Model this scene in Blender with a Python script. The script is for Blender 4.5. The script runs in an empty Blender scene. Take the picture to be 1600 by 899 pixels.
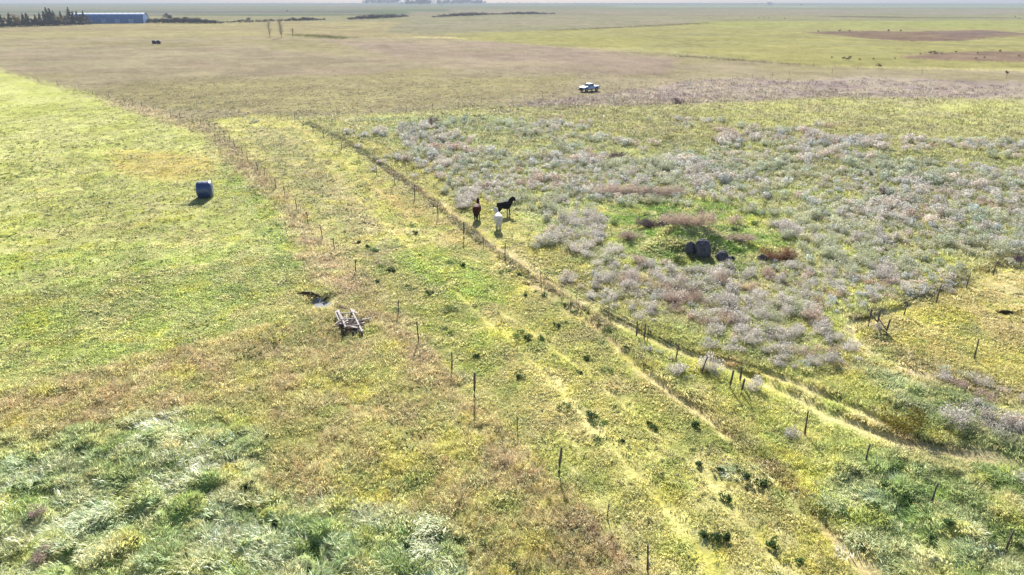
import bpy, bmesh, math, random
import numpy as np
from mathutils import Vector, Matrix, Euler

# ------------------------------------------------------------------ camera, sky, sun, exposure
S = bpy.context.scene
COL = S.collection
R = math.radians
CAM_H = 20.0
PITCH = R(22.1)
HFOV = R(72.0)
cam_d = bpy.data.cameras.new("camera")
cam = bpy.data.objects.new("camera", cam_d)
COL.objects.link(cam)
cam.location = (0, 0, CAM_H)
cam.rotation_euler = (R(90) - PITCH, 0, 0)
cam_d.sensor_width = 36.0
cam_d.lens = 18.0 / math.tan(HFOV / 2)
cam_d.clip_start = 0.5
cam_d.clip_end = 40000
S.camera = cam

SUN_EL, SUN_AZ = R(29.0), R(-2.0)          # azimuth from +Y, towards +X positive
world = bpy.data.worlds.new("World")
S.world = world
world.use_nodes = True
wn = world.node_tree.nodes
sky_t = wn.new("ShaderNodeTexSky")
sky_t.sky_type = 'NISHITA'
sky_t.sun_disc = False
sky_t.sun_elevation = SUN_EL
sky_t.sun_rotation = SUN_AZ
sky_t.altitude = 500
sky_t.dust_density = 1.2
world.node_tree.links.new(sky_t.outputs[0], wn["Background"].inputs[0])
wn["Background"].inputs[1].default_value = 0.062
sd = bpy.data.lights.new("sun", 'SUN')
sd.energy = 4.6
sd.angle = R(0.55)
sd.color = (1.0, 0.955, 0.89)
sun = bpy.data.objects.new("sun", sd)
COL.objects.link(sun)
sdir = Vector((math.sin(SUN_AZ) * math.cos(SUN_EL), math.cos(SUN_AZ) * math.cos(SUN_EL), math.sin(SUN_EL)))
sun.rotation_euler = sdir.to_track_quat('Z', 'Y').to_euler()
S.view_settings.view_transform = 'Standard'
S.view_settings.look = 'None'
S.view_settings.exposure = 1.36
S.view_settings.gamma = 1.0
S.render.engine = 'CYCLES'
S.cycles.max_bounces = 6
S.cycles.diffuse_bounces = 3
S.cycles.glossy_bounces = 2
S.cycles.transmission_bounces = 4
S.cycles.transparent_max_bounces = 4
S.cycles.volume_bounces = 1
S.cycles.use_denoising = True

rng = np.random.default_rng(11)
random.seed(5)

# ------------------------------------------------------------------ geometry of the place
F_PX = 800.0 / math.tan(HFOV / 2)


def ray(px, py):
    u = (px - 800.0) / F_PX
    v = (449.5 - py) / F_PX
    return (u, math.cos(PITCH) + v * math.sin(PITCH), -math.sin(PITCH) + v * math.cos(PITCH))


def at(px, py):
    """Point of the level ground that the surveyed photo position stands for, in metres."""
    d = ray(px, py)
    t = CAM_H / max(1e-6, -d[2])
    return (d[0] * t, d[1] * t)


def lin(c):
    c = np.asarray(c, float) / 255.0
    return np.where(c <= 0.04045, c / 12.92, ((c + 0.055) / 1.055) ** 2.4)


def _hash(ix, iy, seed):
    h = (ix.astype(np.int64) * 374761393 + iy.astype(np.int64) * 668265263 + seed * 1442695041) & 0xFFFFFFFF
    h = ((h ^ (h >> 13)) * 1274126177) & 0xFFFFFFFF
    h = h ^ (h >> 16)
    return (h & 0xFFFF) / 65535.0


def vnoise(x, y, wl, seed=0):
    """Value noise, -1..1, feature size wl metres."""
    c, s = math.cos(seed * 1.3 + .4), math.sin(seed * 1.3 + .4)
    X, Y = (x * c - y * s) / wl + seed * 17.3, (x * s + y * c) / wl - seed * 9.1
    ix, iy = np.floor(X), np.floor(Y)
    fx, fy = X - ix, Y - iy
    ux, uy = fx * fx * (3 - 2 * fx), fy * fy * (3 - 2 * fy)
    ix, iy = ix.astype(np.int64), iy.astype(np.int64)
    a, b = _hash(ix, iy, seed), _hash(ix + 1, iy, seed)
    c2, d = _hash(ix, iy + 1, seed), _hash(ix + 1, iy + 1, seed)
    return 2 * ((a + (b - a) * ux) * (1 - uy) + (c2 + (d - c2) * ux) * uy) - 1


def fbm(x, y, wl, octv=3, seed=0):
    s, a, t = 0.0, 1.0, 0.0
    for k in range(octv):
        s = s + a * vnoise(x, y, wl / 2 ** k, seed + 7 * k)
        t += a
        a *= 0.55
    return s / t * 1.4


def inside(poly, x, y):
    m = np.zeros(x.shape, bool)
    P = np.asarray(poly)
    lo, hi = P.min(0), P.max(0)
    idx = np.nonzero((x >= lo[0]) & (x <= hi[0]) & (y >= lo[1]) & (y <= hi[1]))[0]
    if len(idx) == 0:
        return m
    xs, ys = x[idx], y[idx]
    r = np.zeros(xs.shape, bool)
    n = len(P)
    for i in range(n):
        x0, y0 = P[i]
        x1, y1 = P[(i + 1) % n]
        if y0 == y1:
            continue
        c = ((y0 > ys) != (y1 > ys)) & (xs < (x1 - x0) * (ys - y0) / (y1 - y0) + x0)
        r ^= c
    m[idx] = r
    return m


def pdist(line, x, y):
    """Distance to a polyline, and signed side (positive on the right walking along it)."""
    best = np.full(x.shape, 1e9)
    side = np.zeros(x.shape)
    for (x0, y0), (x1, y1) in zip(line[:-1], line[1:]):
        dx, dy = x1 - x0, y1 - y0
        L2 = dx * dx + dy * dy
        t = np.clip(((x - x0) * dx + (y - y0) * dy) / L2, 0, 1)
        ex, ey = x - (x0 + t * dx), y - (y0 + t * dy)
        d = np.hypot(ex, ey)
        s = np.sign((x - x0) * dy - (y - y0) * dx)
        k = d < best
        best = np.where(k, d, best)
        side = np.where(k, s, side)
    return best, side


def W(pts):
    return [at(*p) for p in pts]


# colour of the vegetation itself, region by region (far to near, later ones lie on top)
# outline, colour, second colour it is mottled with, mottling size (m), softness, sward height (m)
REG = [
    ([(-900, 2.75), (2600, 2.75), (2600, 9), (-900, 10)], (128, 140, 96), (150, 150, 118), 600, 1, .2),
    ([(-900, 8), (2600, 7.5), (2600, 16), (-900, 16)], (140, 152, 100), (160, 150, 122), 320, 1, .2),
    ([(-900, 15), (720, 15), (760, 27), (-900, 30)], (130, 128, 110), (122, 138, 98), 160, 1, .2),
    ([(700, 15), (2600, 15), (2600, 24), (720, 27)], (158, 156, 112), (170, 160, 138), 160, 1, .2),
    ([(960, 9), (2600, 9), (2600, 13), (960, 12)], (150, 168, 128), (172, 176, 140), 200, 1, .2),
    ([(640, 18), (1300, 20), (1300, 24), (640, 25)], (172, 158, 132), (158, 152, 118), 120, 1, .2),
    ([(-900, 27), (2600, 22), (2600, 40), (-900, 42)], (170, 164, 122), (160, 160, 112), 90, 1, .2),
    ([(-900, 38), (720, 33), (760, 58), (-900, 62)], (188, 178, 122), (180, 164, 122), 60, 1, .25),
    ([(640, 27), (1180, 27), (960, 46), (690, 56), (600, 50)], (172, 164, 132), (164, 160, 120), 50, 1, .25),
    ([(-900, 58), (560, 58), (700, 60), (870, 72), (1070, 84), (1280, 103), (1700, 114), (2600, 120),
      (2600, 240), (-900, 240)], (184, 170, 134), (176, 166, 118), 22, 1, .12),
    ([(-900, 70), (380, 75), (700, 100), (560, 118), (-900, 110)], (176, 160, 130), (184, 172, 134), 24, 1, .12),
    ([(500, 64), (760, 64), (1060, 92), (1040, 118), (700, 108)], (178, 158, 136), (184, 168, 136), 26, 1, .12),
    ([(200, 130), (560, 125), (900, 118), (880, 145), (560, 175), (240, 170)], (186, 176, 122), (178, 166, 120), 12, 1, .14),
    ([(680, 53), (960, 43), (1110, 35), (2600, 27), (2600, 112), (1560, 108), (1280, 103), (1070, 85), (870, 72),
      (740, 63)], (184, 178, 106), (176, 170, 112), 30, 1, .2),
    ([(1080, 34), (2600, 27), (2600, 40), (1300, 44), (1120, 42)], (176, 180, 100), (182, 180, 110), 50, 1, .2),
    ([(1050, 86), (1120, 90.2), (1290, 103), (1290, 104.2), (1120, 92.2), (1050, 87.6)], (110, 104, 76), (120, 112, 84), 20, 1, .3),
    ([(860, 46.5), (960, 42), (1110, 35.2), (1110, 36.4), (960, 43.6), (860, 47.6)], (112, 106, 82), (126, 120, 92), 30, 1, .3),
    ([(440, 53.5), (500, 55), (560, 59), (540, 61), (500, 59.5), (450, 55.5)], (104, 106, 62), (120, 116, 70), 20, 1, .3),
    ([(-900, 15.5), (520, 15), (560, 17), (-900, 18)], (150, 148, 140), (140, 140, 128), 100, 1, .2),
    ([(-900, 22), (540, 20.5), (600, 22), (-900, 24)], (160, 152, 140), (150, 146, 124), 100, 1, .2),
    ([(900, 5.2), (1300, 5.6), (1340, 6.3), (900, 6.2)], (96, 104, 84), (110, 112, 96), 100, 1, .2),
    ([(1250, 25.5), (1330, 26), (1600, 27.5), (1600, 28.6), (1330, 27.6)], (130, 120, 96), (126, 122, 92), 60, 1, .2),
    ([(1255, 51), (1330, 48), (1450, 49), (1530, 46), (1600, 52), (1700, 54), (1560, 58), (1470, 65), (1400, 64),
      (1330, 57)], (160, 138, 108), (140, 112, 94), 30, 1, .3),
    ([(1450, 48.5), (1540, 46.5), (1605, 52.5), (1560, 55), (1480, 58), (1465, 53)], (140, 118, 108), (152, 130, 112), 20, 1, .4),
    ([(1255, 50.5), (1330, 48.6), (1400, 50), (1330, 53)], (136, 116, 104), (150, 128, 110), 20, 1, .4),
    ([(1360, 60), (1470, 60.5), (1545, 57.5), (1500, 63.5), (1420, 64)], (144, 120, 104), (158, 136, 114), 20, 1, .4),
    ([(1395, 90), (1450, 83), (1520, 80), (1700, 80), (1700, 97), (1480, 95)], (164, 140, 114), (150, 124, 104), 9, 1, .35),
    # weedy belt below the truck
    ([(770, 168), (850, 157), (940, 147), (1010, 136), (1070, 126), (1160, 121), (1250, 126), (1330, 119), (1460, 124),
      (1700, 132), (1700, 158), (1420, 154), (1290, 153), (1150, 158), (1000, 166), (850, 170)], (150, 134, 126), (166, 154, 130), 5, 1, .35),
    ([(440, 186), (780, 166), (1000, 166), (1290, 153), (1700, 156), (1700, 260), (1200, 290), (800, 240), (520, 236)],
     (178, 178, 104), (172, 166, 116), 5, 1, .3),
    ([(560, 186), (800, 176), (900, 200), (760, 236), (600, 226)], (156, 166, 112), (170, 168, 104), 4, 1, .3),
    # thicket ground
    ([(470, 196), (780, 230), (1000, 210), (1300, 230), (1700, 250), (1700, 420), (1580, 400), (1340, 505), (1300, 580),
      (1200, 570), (1000, 520), (880, 420), (760, 360), (640, 280)], (166, 172, 96), (160, 160, 112), 3, 1, .25),
    ([(470, 205), (560, 232), (650, 290), (760, 360), (870, 440), (960, 500), (1010, 480), (900, 400), (800, 340),
      (700, 260), (560, 215)], (168, 166, 92), (180, 172, 96), 2.5, 1, .2),
    ([(918, 318), (1010, 308), (1130, 314), (1210, 340), (1250, 380), (1215, 412), (1120, 426), (1025, 420), (965, 390),
      (950, 350)], (114, 146, 48), (166, 168, 96), 1.6, 1, .2),
    ([(1045, 362), (1075, 358), (1110, 366), (1122, 378), (1090, 384), (1056, 376)], (160, 132, 114), (150, 142, 92), 1.2, 1, .08),
    # paddock on the right
    ([(1700, 350), (1600, 396), (1500, 440), (1400, 484), (1372, 508), (1392, 540), (1480, 575), (1700, 640)],
     (194, 188, 100), (192, 180, 110), 3, 1, .11),
    ([(1480, 455), (1560, 425), (1700, 400), (1700, 560), (1560, 540)], (194, 180, 120), (194, 184, 106), 2.5, 1, .11),
    # strip between thicket and lane, down to the right corner
    ([(940, 480), (1060, 515), (1200, 570), (1300, 580), (1400, 600), (1700, 690), (1700, 1000), (1420, 960), (1280, 800),
      (1120, 650), (1000, 560)], (182, 182, 88), (172, 178, 96), 2.2, 1, .25),
    ([(1310, 720), (1460, 690), (1700, 700), (1700, 1000), (1400, 960), (1260, 800)], (132, 152, 80), (170, 174, 122), 1.6, 1, .31),
    ([(1330, 560), (1420, 590), (1700, 670), (1700, 720), (1560, 700), (1420, 660)], (132, 150, 80), (164, 168, 122), 1.8, 1, .3),
    # lane between the two fences
    ([(330, 186), (400, 180), (455, 182), (560, 240), (680, 330), (760, 400), (860, 470), (1010, 590), (1120, 670),
      (1230, 780), (1330, 880), (1420, 960), (1040, 960), (900, 800), (740, 630), (640, 500), (560, 420), (470, 320),
      (400, 250)], (186, 186, 94), (186, 178, 112), 2.4, 1, .14),
    ([(380, 190), (460, 205), (560, 300), (640, 400), (600, 430), (520, 350), (430, 270)], (166, 164, 108), (182, 170, 118), 2.0, 1, .16),
    ([(610, 400), (680, 385), (760, 430), (800, 470), (700, 470)], (162, 184, 66), (182, 188, 88), 1.6, 1, .2),
    ([(640, 480), (760, 500), (800, 560), (760, 600), (700, 560)], (166, 178, 70), (180, 182, 88), 1.6, 1, .18),
    ([(560, 270), (640, 310), (720, 360), (740, 385), (690, 372), (600, 315)], (186, 160, 110), (178, 166, 90), 2, 1, .12),
    ([(930, 640), (1040, 700), (1160, 820), (1210, 900), (1100, 900), (1000, 780)], (198, 192, 118), (190, 188, 100), 1.8, 1, .14),
    ([(1060, 570), (1150, 640), (1260, 760), (1380, 900), (1310, 900), (1200, 760), (1110, 670)], (180, 174, 88), (192, 186, 112), 1.4, 1, .25),
    # hay field on the left
    ([(-900, 60), (-300, 82), (0, 110), (180, 160), (207, 172), (300, 198), (335, 216), (358, 250), (400, 290), (436, 322), (462, 372),
      (484, 420), (470, 452), (500, 474), (440, 510), (330, 545), (200, 585), (100, 615), (0, 648), (-900, 900)],
     (182, 186, 98), (186, 186, 116), 5, 1, .1),
    ([(170, 232), (330, 240), (340, 268), (280, 284), (180, 268)], (196, 176, 92), (184, 172, 100), 4, 1, .07),
    ([(-900, 420), (0, 400), (250, 380), (420, 380), (470, 430), (400, 500), (200, 570), (0, 630), (-900, 800)],
     (176, 188, 92), (188, 190, 118), 3.5, 1, .12),
    ([(345, 240), (395, 288), (436, 322), (462, 372), (484, 420), (440, 420), (410, 350), (360, 290)], (166, 184, 84), (184, 190, 118), 2.5, 1, .14),
    # rough ground lower left
    ([(470, 452), (500, 474), (440, 510), (330, 545), (200, 585), (100, 615), (0, 648), (-900, 900), (-900, 1400), (1040, 1400),
      (1040, 960), (960, 880), (880, 790), (780, 690), (700, 600), (640, 520), (590, 460), (540, 440), (500, 440)],
     (176, 172, 98), (182, 170, 116), 1.8, 1, .32),
    ([(-200, 640), (60, 600), (300, 545), (470, 490), (560, 540), (480, 600), (300, 640), (100, 680)], (182, 164, 118), (174, 168, 100), 1.6, 1, .35),
    ([(-400, 720), (0, 690), (200, 660), (330, 640), (420, 690), (400, 760), (470, 800), (560, 780), (720, 830), (740, 960),
      (-400, 1100)], (148, 166, 92), (182, 186, 136), 1.5, 1, .31),
    # dry strip under the left fence
    ([(150, 148), (200, 162), (300, 190), (350, 220), (400, 262), (460, 325), (520, 395), (575, 455), (540, 470), (490, 420), (462, 372),
      (436, 322), (400, 290), (350, 248), (330, 216), (280, 194), (170, 164)], (184, 164, 128), (178, 164, 122), 2, 1, .3),
    ([(560, 440), (640, 520), (720, 610), (800, 690), (880, 770), (960, 850), (1060, 960), (990, 960), (900, 850), (820, 770),
      (720, 660), (640, 560), (570, 480)], (180, 158, 124), (180, 168, 110), 1.5, 1, .35),
]
FAR_N = 27          # the first regions are bleached far fields of short stubble, the rest living grass


def soil(c, i):
    c = lin(c)
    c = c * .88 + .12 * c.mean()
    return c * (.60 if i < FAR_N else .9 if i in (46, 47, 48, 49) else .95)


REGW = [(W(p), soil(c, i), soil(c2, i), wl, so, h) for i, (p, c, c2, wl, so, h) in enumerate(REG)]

TRAILS = [  # worn paths: line, half width, colour
    (W([(820, 440), (870, 470), (940, 520), (1010, 585), (1100, 645),
        (1200, 735), (1280, 812), (1370, 905)]), .22, (196, 172, 128)),
    (W([(600, 262), (660, 298), (760, 372), (840, 430), (930, 490), (1040, 540), (1120, 566), (1200, 600), (1300, 650),
        (1400, 690), (1510, 712), (1620, 735)]), .30, (200, 180, 136)),
    (W([(1110, 560), (1190, 580), (1260, 606), (1330, 636), (1400, 672), (1430, 690)]), .25, (198, 176, 130)),
    (W([(1420, 478), (1375, 492), (1330, 507), (1336, 530), (1370, 556), (1430, 584), (1500, 610), (1580, 640)]), .2, (190, 174, 142)),
    (W([(640, 288), (700, 325), (790, 395), (880, 448)]), .10, (196, 176, 122)),
    (W([(380, 170), (430, 198), (520, 270), (600, 345), (700, 440)]), .14, (196, 180, 112)),
    (W([(455, 190), (500, 225), (570, 275), (660, 350)]), .14, (200, 178, 118)),
    (W([(700, 440), (830, 560), (980, 720), (1100, 860), (1150, 940)]), .22, (192, 182, 116)),
    (W([(780, 480), (930, 590), (1080, 720), (1200, 850), (1260, 940)]), .18, (190, 180, 112)),
]
BANKS = [  # ridge of taller growth beside the paths; its dark shaded line is partly tuft colour
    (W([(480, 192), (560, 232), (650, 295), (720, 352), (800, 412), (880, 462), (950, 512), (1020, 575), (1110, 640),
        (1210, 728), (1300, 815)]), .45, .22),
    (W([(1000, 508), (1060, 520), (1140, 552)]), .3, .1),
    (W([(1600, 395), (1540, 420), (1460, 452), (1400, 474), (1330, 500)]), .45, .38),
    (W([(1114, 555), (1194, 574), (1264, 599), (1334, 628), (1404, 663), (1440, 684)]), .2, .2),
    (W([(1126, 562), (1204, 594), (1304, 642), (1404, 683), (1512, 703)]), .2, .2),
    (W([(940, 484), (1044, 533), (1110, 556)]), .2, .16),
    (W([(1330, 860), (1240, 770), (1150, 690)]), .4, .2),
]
LODGE = [W(p) for p in [
    [(-400, 780), (60, 720), (200, 690), (320, 660), (345, 740), (240, 800), (160, 900), (-200, 1050)],
    [(120, 640), (240, 630), (330, 690), (260, 720)],
    [(380, 770), (480, 800), (600, 800), (720, 850), (740, 960), (300, 960), (180, 860)],
    [(1290, 770), (1400, 760), (1520, 820), (1560, 920), (1380, 920), (1290, 830)],
    [(1120, 690), (1180, 690), (1200, 720), (1140, 730)],
]]


def jitter(x, y, k=0):
    r = np.hypot(x, y)
    g = np.random.default_rng(1000 + k)
    a = np.clip(.005 * r, 0, 4)
    jx = g.normal(0, 1, x.shape) * (.25 + .004 * r) + .6 * vnoise(x, y, 1.3, 31 + k) + a * vnoise(x, y, 6, 33 + k) + a * vnoise(x, y, 30, 35 + k)
    b = np.clip(.008 * r, 0, 14)
    jy = g.normal(0, 1, x.shape) * (.3 + np.clip(.008 * r, 0, 5)) + .7 * vnoise(x, y, 1.6, 37 + k) + b * vnoise(x, y, 8, 39 + k) + b * vnoise(x, y, 40, 41 + k)
    return x + jx, y + jy


def veg(x, y):
    """Colour (linear), sward height, lodged weight, worn-path weight at ground points."""
    col = np.tile(lin((176, 166, 118)), (len(x), 1))
    hgt = np.full(len(x), .2)
    K = 4
    J = [jitter(x, y, 50 * k) for k in range(K)]
    for poly, c, c2, wl, so, h in REGW:
        w = sum(inside(poly, jx, jy) for jx, jy in J) / K
        idx = np.nonzero(w > 0)[0]
        if len(idx) == 0:
            continue
        xs, ys = x[idx], y[idx]
        m = np.clip(.45 + .9 * fbm(xs, ys, wl, 3, int(wl * 7) % 90), 0, 1)[:, None]
        cc = c * (1 - m) + c2 * m
        ww = w[idx][:, None]
        col[idx] = col[idx] * (1 - ww) + cc * ww
        hgt[idx] = hgt[idx] * (1 - w[idx]) + h * w[idx]
    lod = np.zeros(len(x))
    for p in LODGE:
        w = sum(inside(p, jx, jy) for jx, jy in J) / K
        lod = np.maximum(lod, w)
    lod *= np.clip(.75 + 1.1 * fbm(x, y, 2.2, 3, 12), 0, 1)
    worn = np.zeros(len(x))
    near = np.nonzero(np.hypot(x, y) < 190)[0]
    jx, jy = J[0][0][near], J[0][1][near]
    xs, ys = x[near] * .7 + jx * .3, y[near] * .7 + jy * .3
    for ti, (line, hw, c) in enumerate(TRAILS):
        k_ = 1.0 if ti < 4 else .8
        d, s = pdist(line, xs, ys)
        hw2 = hw * 1.45 * (1 + .4 * vnoise(xs, ys, 2.5, 61))
        w = k_ * np.clip(1.5 - d / (hw2 * (2.2 - k_)), 0, 1) * np.clip(.8 + .5 * vnoise(xs, ys, 1.2, 62), .2, 1)
        col[near] = col[near] * (1 - .8 * w[:, None]) + lin(c) * .8 * w[:, None]
        worn[near] = np.maximum(worn[near], k_ * np.clip(1.9 - d / (hw * 1.6), 0, 1) * (1 if ti < 4 else .75))
    fade = np.clip(1.6 - np.hypot(x, y) / 110, 0, 1)
    for c3, wl, th, amt, sd_ in (((204, 190, 140), 2.2, .30, .38, 301), ((186, 182, 70), 1.6, .35, .38, 305), ((124, 148, 62), 1.9, .42, .35, 309),
                                 ((204, 192, 144), .55, .4, .4, 313), ((112, 126, 58), .5, .45, .4, 317)):
        q = np.clip((fbm(x, y, wl, 2, sd_) - th) * 3, 0, 1) * amt * fade
        col = col * (1 - q[:, None]) + lin(c3) * q[:, None]
    for px, py, rx in ((770, 362, 6.5), (921, 144, 5.0)):
        hx, hy = at(px, py)
        q = np.exp(-((x - hx) / rx) ** 4 - ((y - hy) / rx) ** 4)
        hgt = hgt * (1 - q) + .10 * q
    mx_, my_ = at(503, 471)
    worn_mud = np.exp(-((x - mx_) / 1.05) ** 4 - ((y - my_) / 1.3) ** 4)
    v = 1 + .16 * fbm(x, y, 3.0, 3, 71) + .10 * fbm(x, y, 28, 2, 73)
    col = col * v[:, None]
    return np.clip(col, .01, .9), hgt, lod, np.maximum(worn, worn_mud)


def height(x, y):
    r = np.hypot(x, y)
    z = .10 * fbm(x, y, 7, 2, 81) + .05 * fbm(x, y, 1.7, 2, 83) * np.clip(1.5 - r / 120, 0, 1)
    z += np.clip(r / 900, 0, 1) * .8 * fbm(x, y, 190, 2, 85)
    near = np.nonzero(r < 190)[0]
    xs, ys = x[near], y[near]
    add = np.zeros(len(near))
    dip = np.zeros(len(near))
    dmin = np.full(len(near), 9.0)
    for line, hw, c in TRAILS:
        d, s = pdist(line, xs, ys)
        dmin = np.minimum(dmin, d)
        dip = np.maximum(dip, .11 * np.exp(-(d / hw) ** 2))
    add -= dip
    for line, hw, h in BANKS:
        d, s = pdist(line, xs, ys)
        add += h * .4 * np.exp(-(d / hw) ** 2) * np.clip(.7 + .8 * vnoise(xs, ys, 1.6, 66), 0, 1.4)
    # rough, hummocky ground lower left and lower right
    for p, amp in ((REGW[-3][0], .55), (REGW[37][0], .5), (REGW[38][0], .3)):
        w = inside(p, xs, ys)
        add += w * amp * .75 * np.clip((dmin - .5) / 1.3, 0, 1) * np.abs(fbm(xs, ys, 1.25, 2, 91))
    # mound with the boulders
    mx, my = at(1090, 378)
    add += 1.15 * np.exp(-(((xs - mx) / 4.2) ** 2 + ((ys - my) / 3.6) ** 2)) * (1 + .45 * fbm(xs, ys, 1.8, 2, 93))
    # fresh water hole by the frame and hole in the paddock
    for (hx, hy), rx, ry, dep in ((at(497, 470), 1.0, .9, .35), (at(1580, 490), .9, .5, .35)):
        add -= dep * np.exp(-(((xs - hx) / rx) ** 4 + ((ys - hy) / ry) ** 4))
    z[near] += add
    return z


def hz(x, y):
    return float(height(np.array([float(x)]), np.array([float(y)]))[0])


def at3(px, py):
    x, y = at(px, py)
    return Vector((x, y, hz(x, y)))


# ------------------------------------------------------------------ helpers
def tag(o, label=None, cat=None, group=None, kind=None):
    if label: o['label'] = label
    if cat: o['category'] = cat
    if group: o['group'] = group
    if kind: o['kind'] = kind
    return o


def empty(name, loc, rz=0, label=None, cat=None, group=None):
    o = bpy.data.objects.new(name, None)
    COL.objects.link(o)
    o.location = loc
    o.rotation_euler = (0, 0, rz)
    o.empty_display_size = .2
    return tag(o, label, cat, group)


def link(name, mesh, parent=None, loc=None, rot=None, scale=None):
    o = bpy.data.objects.new(name, mesh)
    COL.objects.link(o)
    if parent: o.parent = parent
    if loc is not None: o.location = loc
    if rot is not None: o.rotation_euler = rot
    if scale is not None: o.scale = scale
    return o


def copy_tree(o, parent=None):
    c = o.copy()
    COL.objects.link(c)
    if parent: c.parent = parent
    for ch in list(o.children):
        copy_tree(ch, c)
    return c


class MB:
    def __init__(self):
        self.v, self.f, self.sm = [], [], []

    def add(self, vs, fs, smooth=False):
        b = len(self.v)
        self.v += [tuple(p) for p in vs]
        self.f += [tuple(b + i for i in q) for q in fs]
        self.sm += [smooth] * len(fs)

    def box(self, c, s, M=None):
        x, y, z = s[0] / 2, s[1] / 2, s[2] / 2
        vs = [Vector((sx * x, sy * y, sz * z)) for sx in (-1, 1) for sy in (-1, 1) for sz in (-1, 1)]
        if M: vs = [M @ v for v in vs]
        vs = [v + Vector(c) for v in vs]
        self.add(vs, [(0, 1, 3, 2), (4, 6, 7, 5), (0, 4, 5, 1), (2, 3, 7, 6), (0, 2, 6, 4), (1, 5, 7, 3)])

    def bar(self, a, b, w, h):
        a, b = Vector(a), Vector(b)
        q = (b - a).to_track_quat('X', 'Z').to_matrix()
        self.box((a + b) / 2, ((b - a).length, w, h), q)

    def tube(self, pts, rad, n=6, cap=True):
        pts = [Vector(p) for p in pts]
        if not hasattr(rad, '__len__'): rad = [rad] * len(pts)
        base = len(self.v)
        vs, fs = [], []
        for i, p in enumerate(pts):
            d = (pts[min(i + 1, len(pts) - 1)] - pts[max(i - 1, 0)]).normalized()
            q = d.to_track_quat('Z', 'X').to_matrix()
            for k in range(n):
                a = 2 * math.pi * k / n
                vs.append(p + q @ Vector((math.cos(a) * rad[i], math.sin(a) * rad[i], 0)))
        for i in range(len(pts) - 1):
            for k in range(n):
                a, b = i * n + k, i * n + (k + 1) % n
                fs.append((a, b, b + n, a + n))
        self.add(vs, fs, True)
        if cap:
            self.f += [tuple(base + k for k in reversed(range(n))), tuple(base + (len(pts) - 1) * n + k for k in range(n))]
            self.sm += [False, False]

    def mesh(self, name, mat):
        m = bpy.data.meshes.new(name)
        m.from_pydata(self.v, [], self.f)
        m.polygons.foreach_set('use_smooth', self.sm)
        if mat: m.materials.append(mat)
        m.update()
        return m

    def build(self, name, mat, parent=None, **k):
        return link(name, self.mesh(name, mat), parent, **k)


def bevelled(o, w, seg=2):
    b = o.modifiers.new('bevel', 'BEVEL')
    b.width, b.segments, b.limit_method = w, seg, 'ANGLE'
    return o


def mat(name, col, rough=.7, spec=.3, metal=0., noise=None, bump=None, coat=0.):
    m = bpy.data.materials.new(name)
    m.use_nodes = True
    nt = m.node_tree
    p = nt.nodes['Principled BSDF']
    p.inputs['Roughness'].default_value = rough
    p.inputs['Specular IOR Level'].default_value = spec
    p.inputs['Metallic'].default_value = metal
    p.inputs['Coat Weight'].default_value = coat
    p.inputs['Coat Roughness'].default_value = .4 if name == 'dark_bale_wrap' else .1
    c = tuple(col) + (1,)
    p.inputs['Base Color'].default_value = c
    if noise or bump:
        tc = nt.nodes.new('ShaderNodeTexCoord')
        n = nt.nodes.new('ShaderNodeTexNoise')
        n.inputs['Scale'].default_value = (noise or bump)[0]
        n.inputs['Detail'].default_value = 5
        nt.links.new(tc.outputs['Object'], n.inputs['Vector'])
        if noise:
            r = nt.nodes.new('ShaderNodeValToRGB')
            r.color_ramp.elements[0].position, r.color_ramp.elements[1].position = .32, .7
            r.color_ramp.elements[0].color = tuple(noise[1]) + (1,)
            r.color_ramp.elements[1].color = c
            nt.links.new(n.outputs['Fac'], r.inputs[0])
            nt.links.new(r.outputs[0], p.inputs['Base Color'])
        if bump:
            b = nt.nodes.new('ShaderNodeBump')
            b.inputs['Strength'].default_value = bump[1]
            b.inputs['Distance'].default_value = bump[2]
            nt.links.new(n.outputs['Fac'], b.inputs['Height'])
            nt.links.new(b.outputs[0], p.inputs['Normal'])
    return m


def leaf_mat(name, col=None, transl=.45, spec=.25, rough=.5, rand=.25, instancer=True, shade=True, twig=None):
    """Thin plant tissue: reflects and lets light through; tint from the plant's own stored colour."""
    m = bpy.data.materials.new(name)
    m.use_nodes = True
    nt = m.node_tree
    N, L = nt.nodes, nt.links
    p = N['Principled BSDF']
    p.inputs['Roughness'].default_value = rough
    p.inputs['Specular IOR Level'].default_value = spec
    if instancer:
        a = N.new('ShaderNodeAttribute')
        a.attribute_type, a.attribute_name = 'INSTANCER', 'tint'
        src = a.outputs['Color']
    else:
        a = N.new('ShaderNodeRGB')
        a.outputs[0].default_value = tuple(col) + (1,)
        src = a.outputs[0]
        oi = N.new('ShaderNodeObjectInfo')
        hs = N.new('ShaderNodeHueSaturation')
        mr = N.new('ShaderNodeMapRange')
        mr.inputs['To Min'].default_value, mr.inputs['To Max'].default_value = 1 - rand, 1 + rand
        L.new(oi.outputs['Random'], mr.inputs[0])
        L.new(mr.outputs[0], hs.inputs['Value'])
        L.new(src, hs.inputs['Color'])
        src = hs.outputs[0]
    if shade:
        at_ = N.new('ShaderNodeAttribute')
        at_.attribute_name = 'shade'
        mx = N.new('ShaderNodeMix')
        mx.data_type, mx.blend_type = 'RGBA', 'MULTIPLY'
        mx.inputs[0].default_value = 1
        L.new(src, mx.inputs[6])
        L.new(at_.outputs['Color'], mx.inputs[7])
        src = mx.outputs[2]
    L.new(src, p.inputs['Base Color'])
    t = N.new('ShaderNodeBsdfTranslucent')
    L.new(src, t.inputs['Color'])
    ms = N.new('ShaderNodeMixShader')
    ms.inputs[0].default_value = transl
    L.new(p.outputs[0], ms.inputs[1])
    L.new(t.outputs[0], ms.inputs[2])
    L.new(ms.outputs[0], N['Material Output'].inputs['Surface'])
    return m


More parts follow.
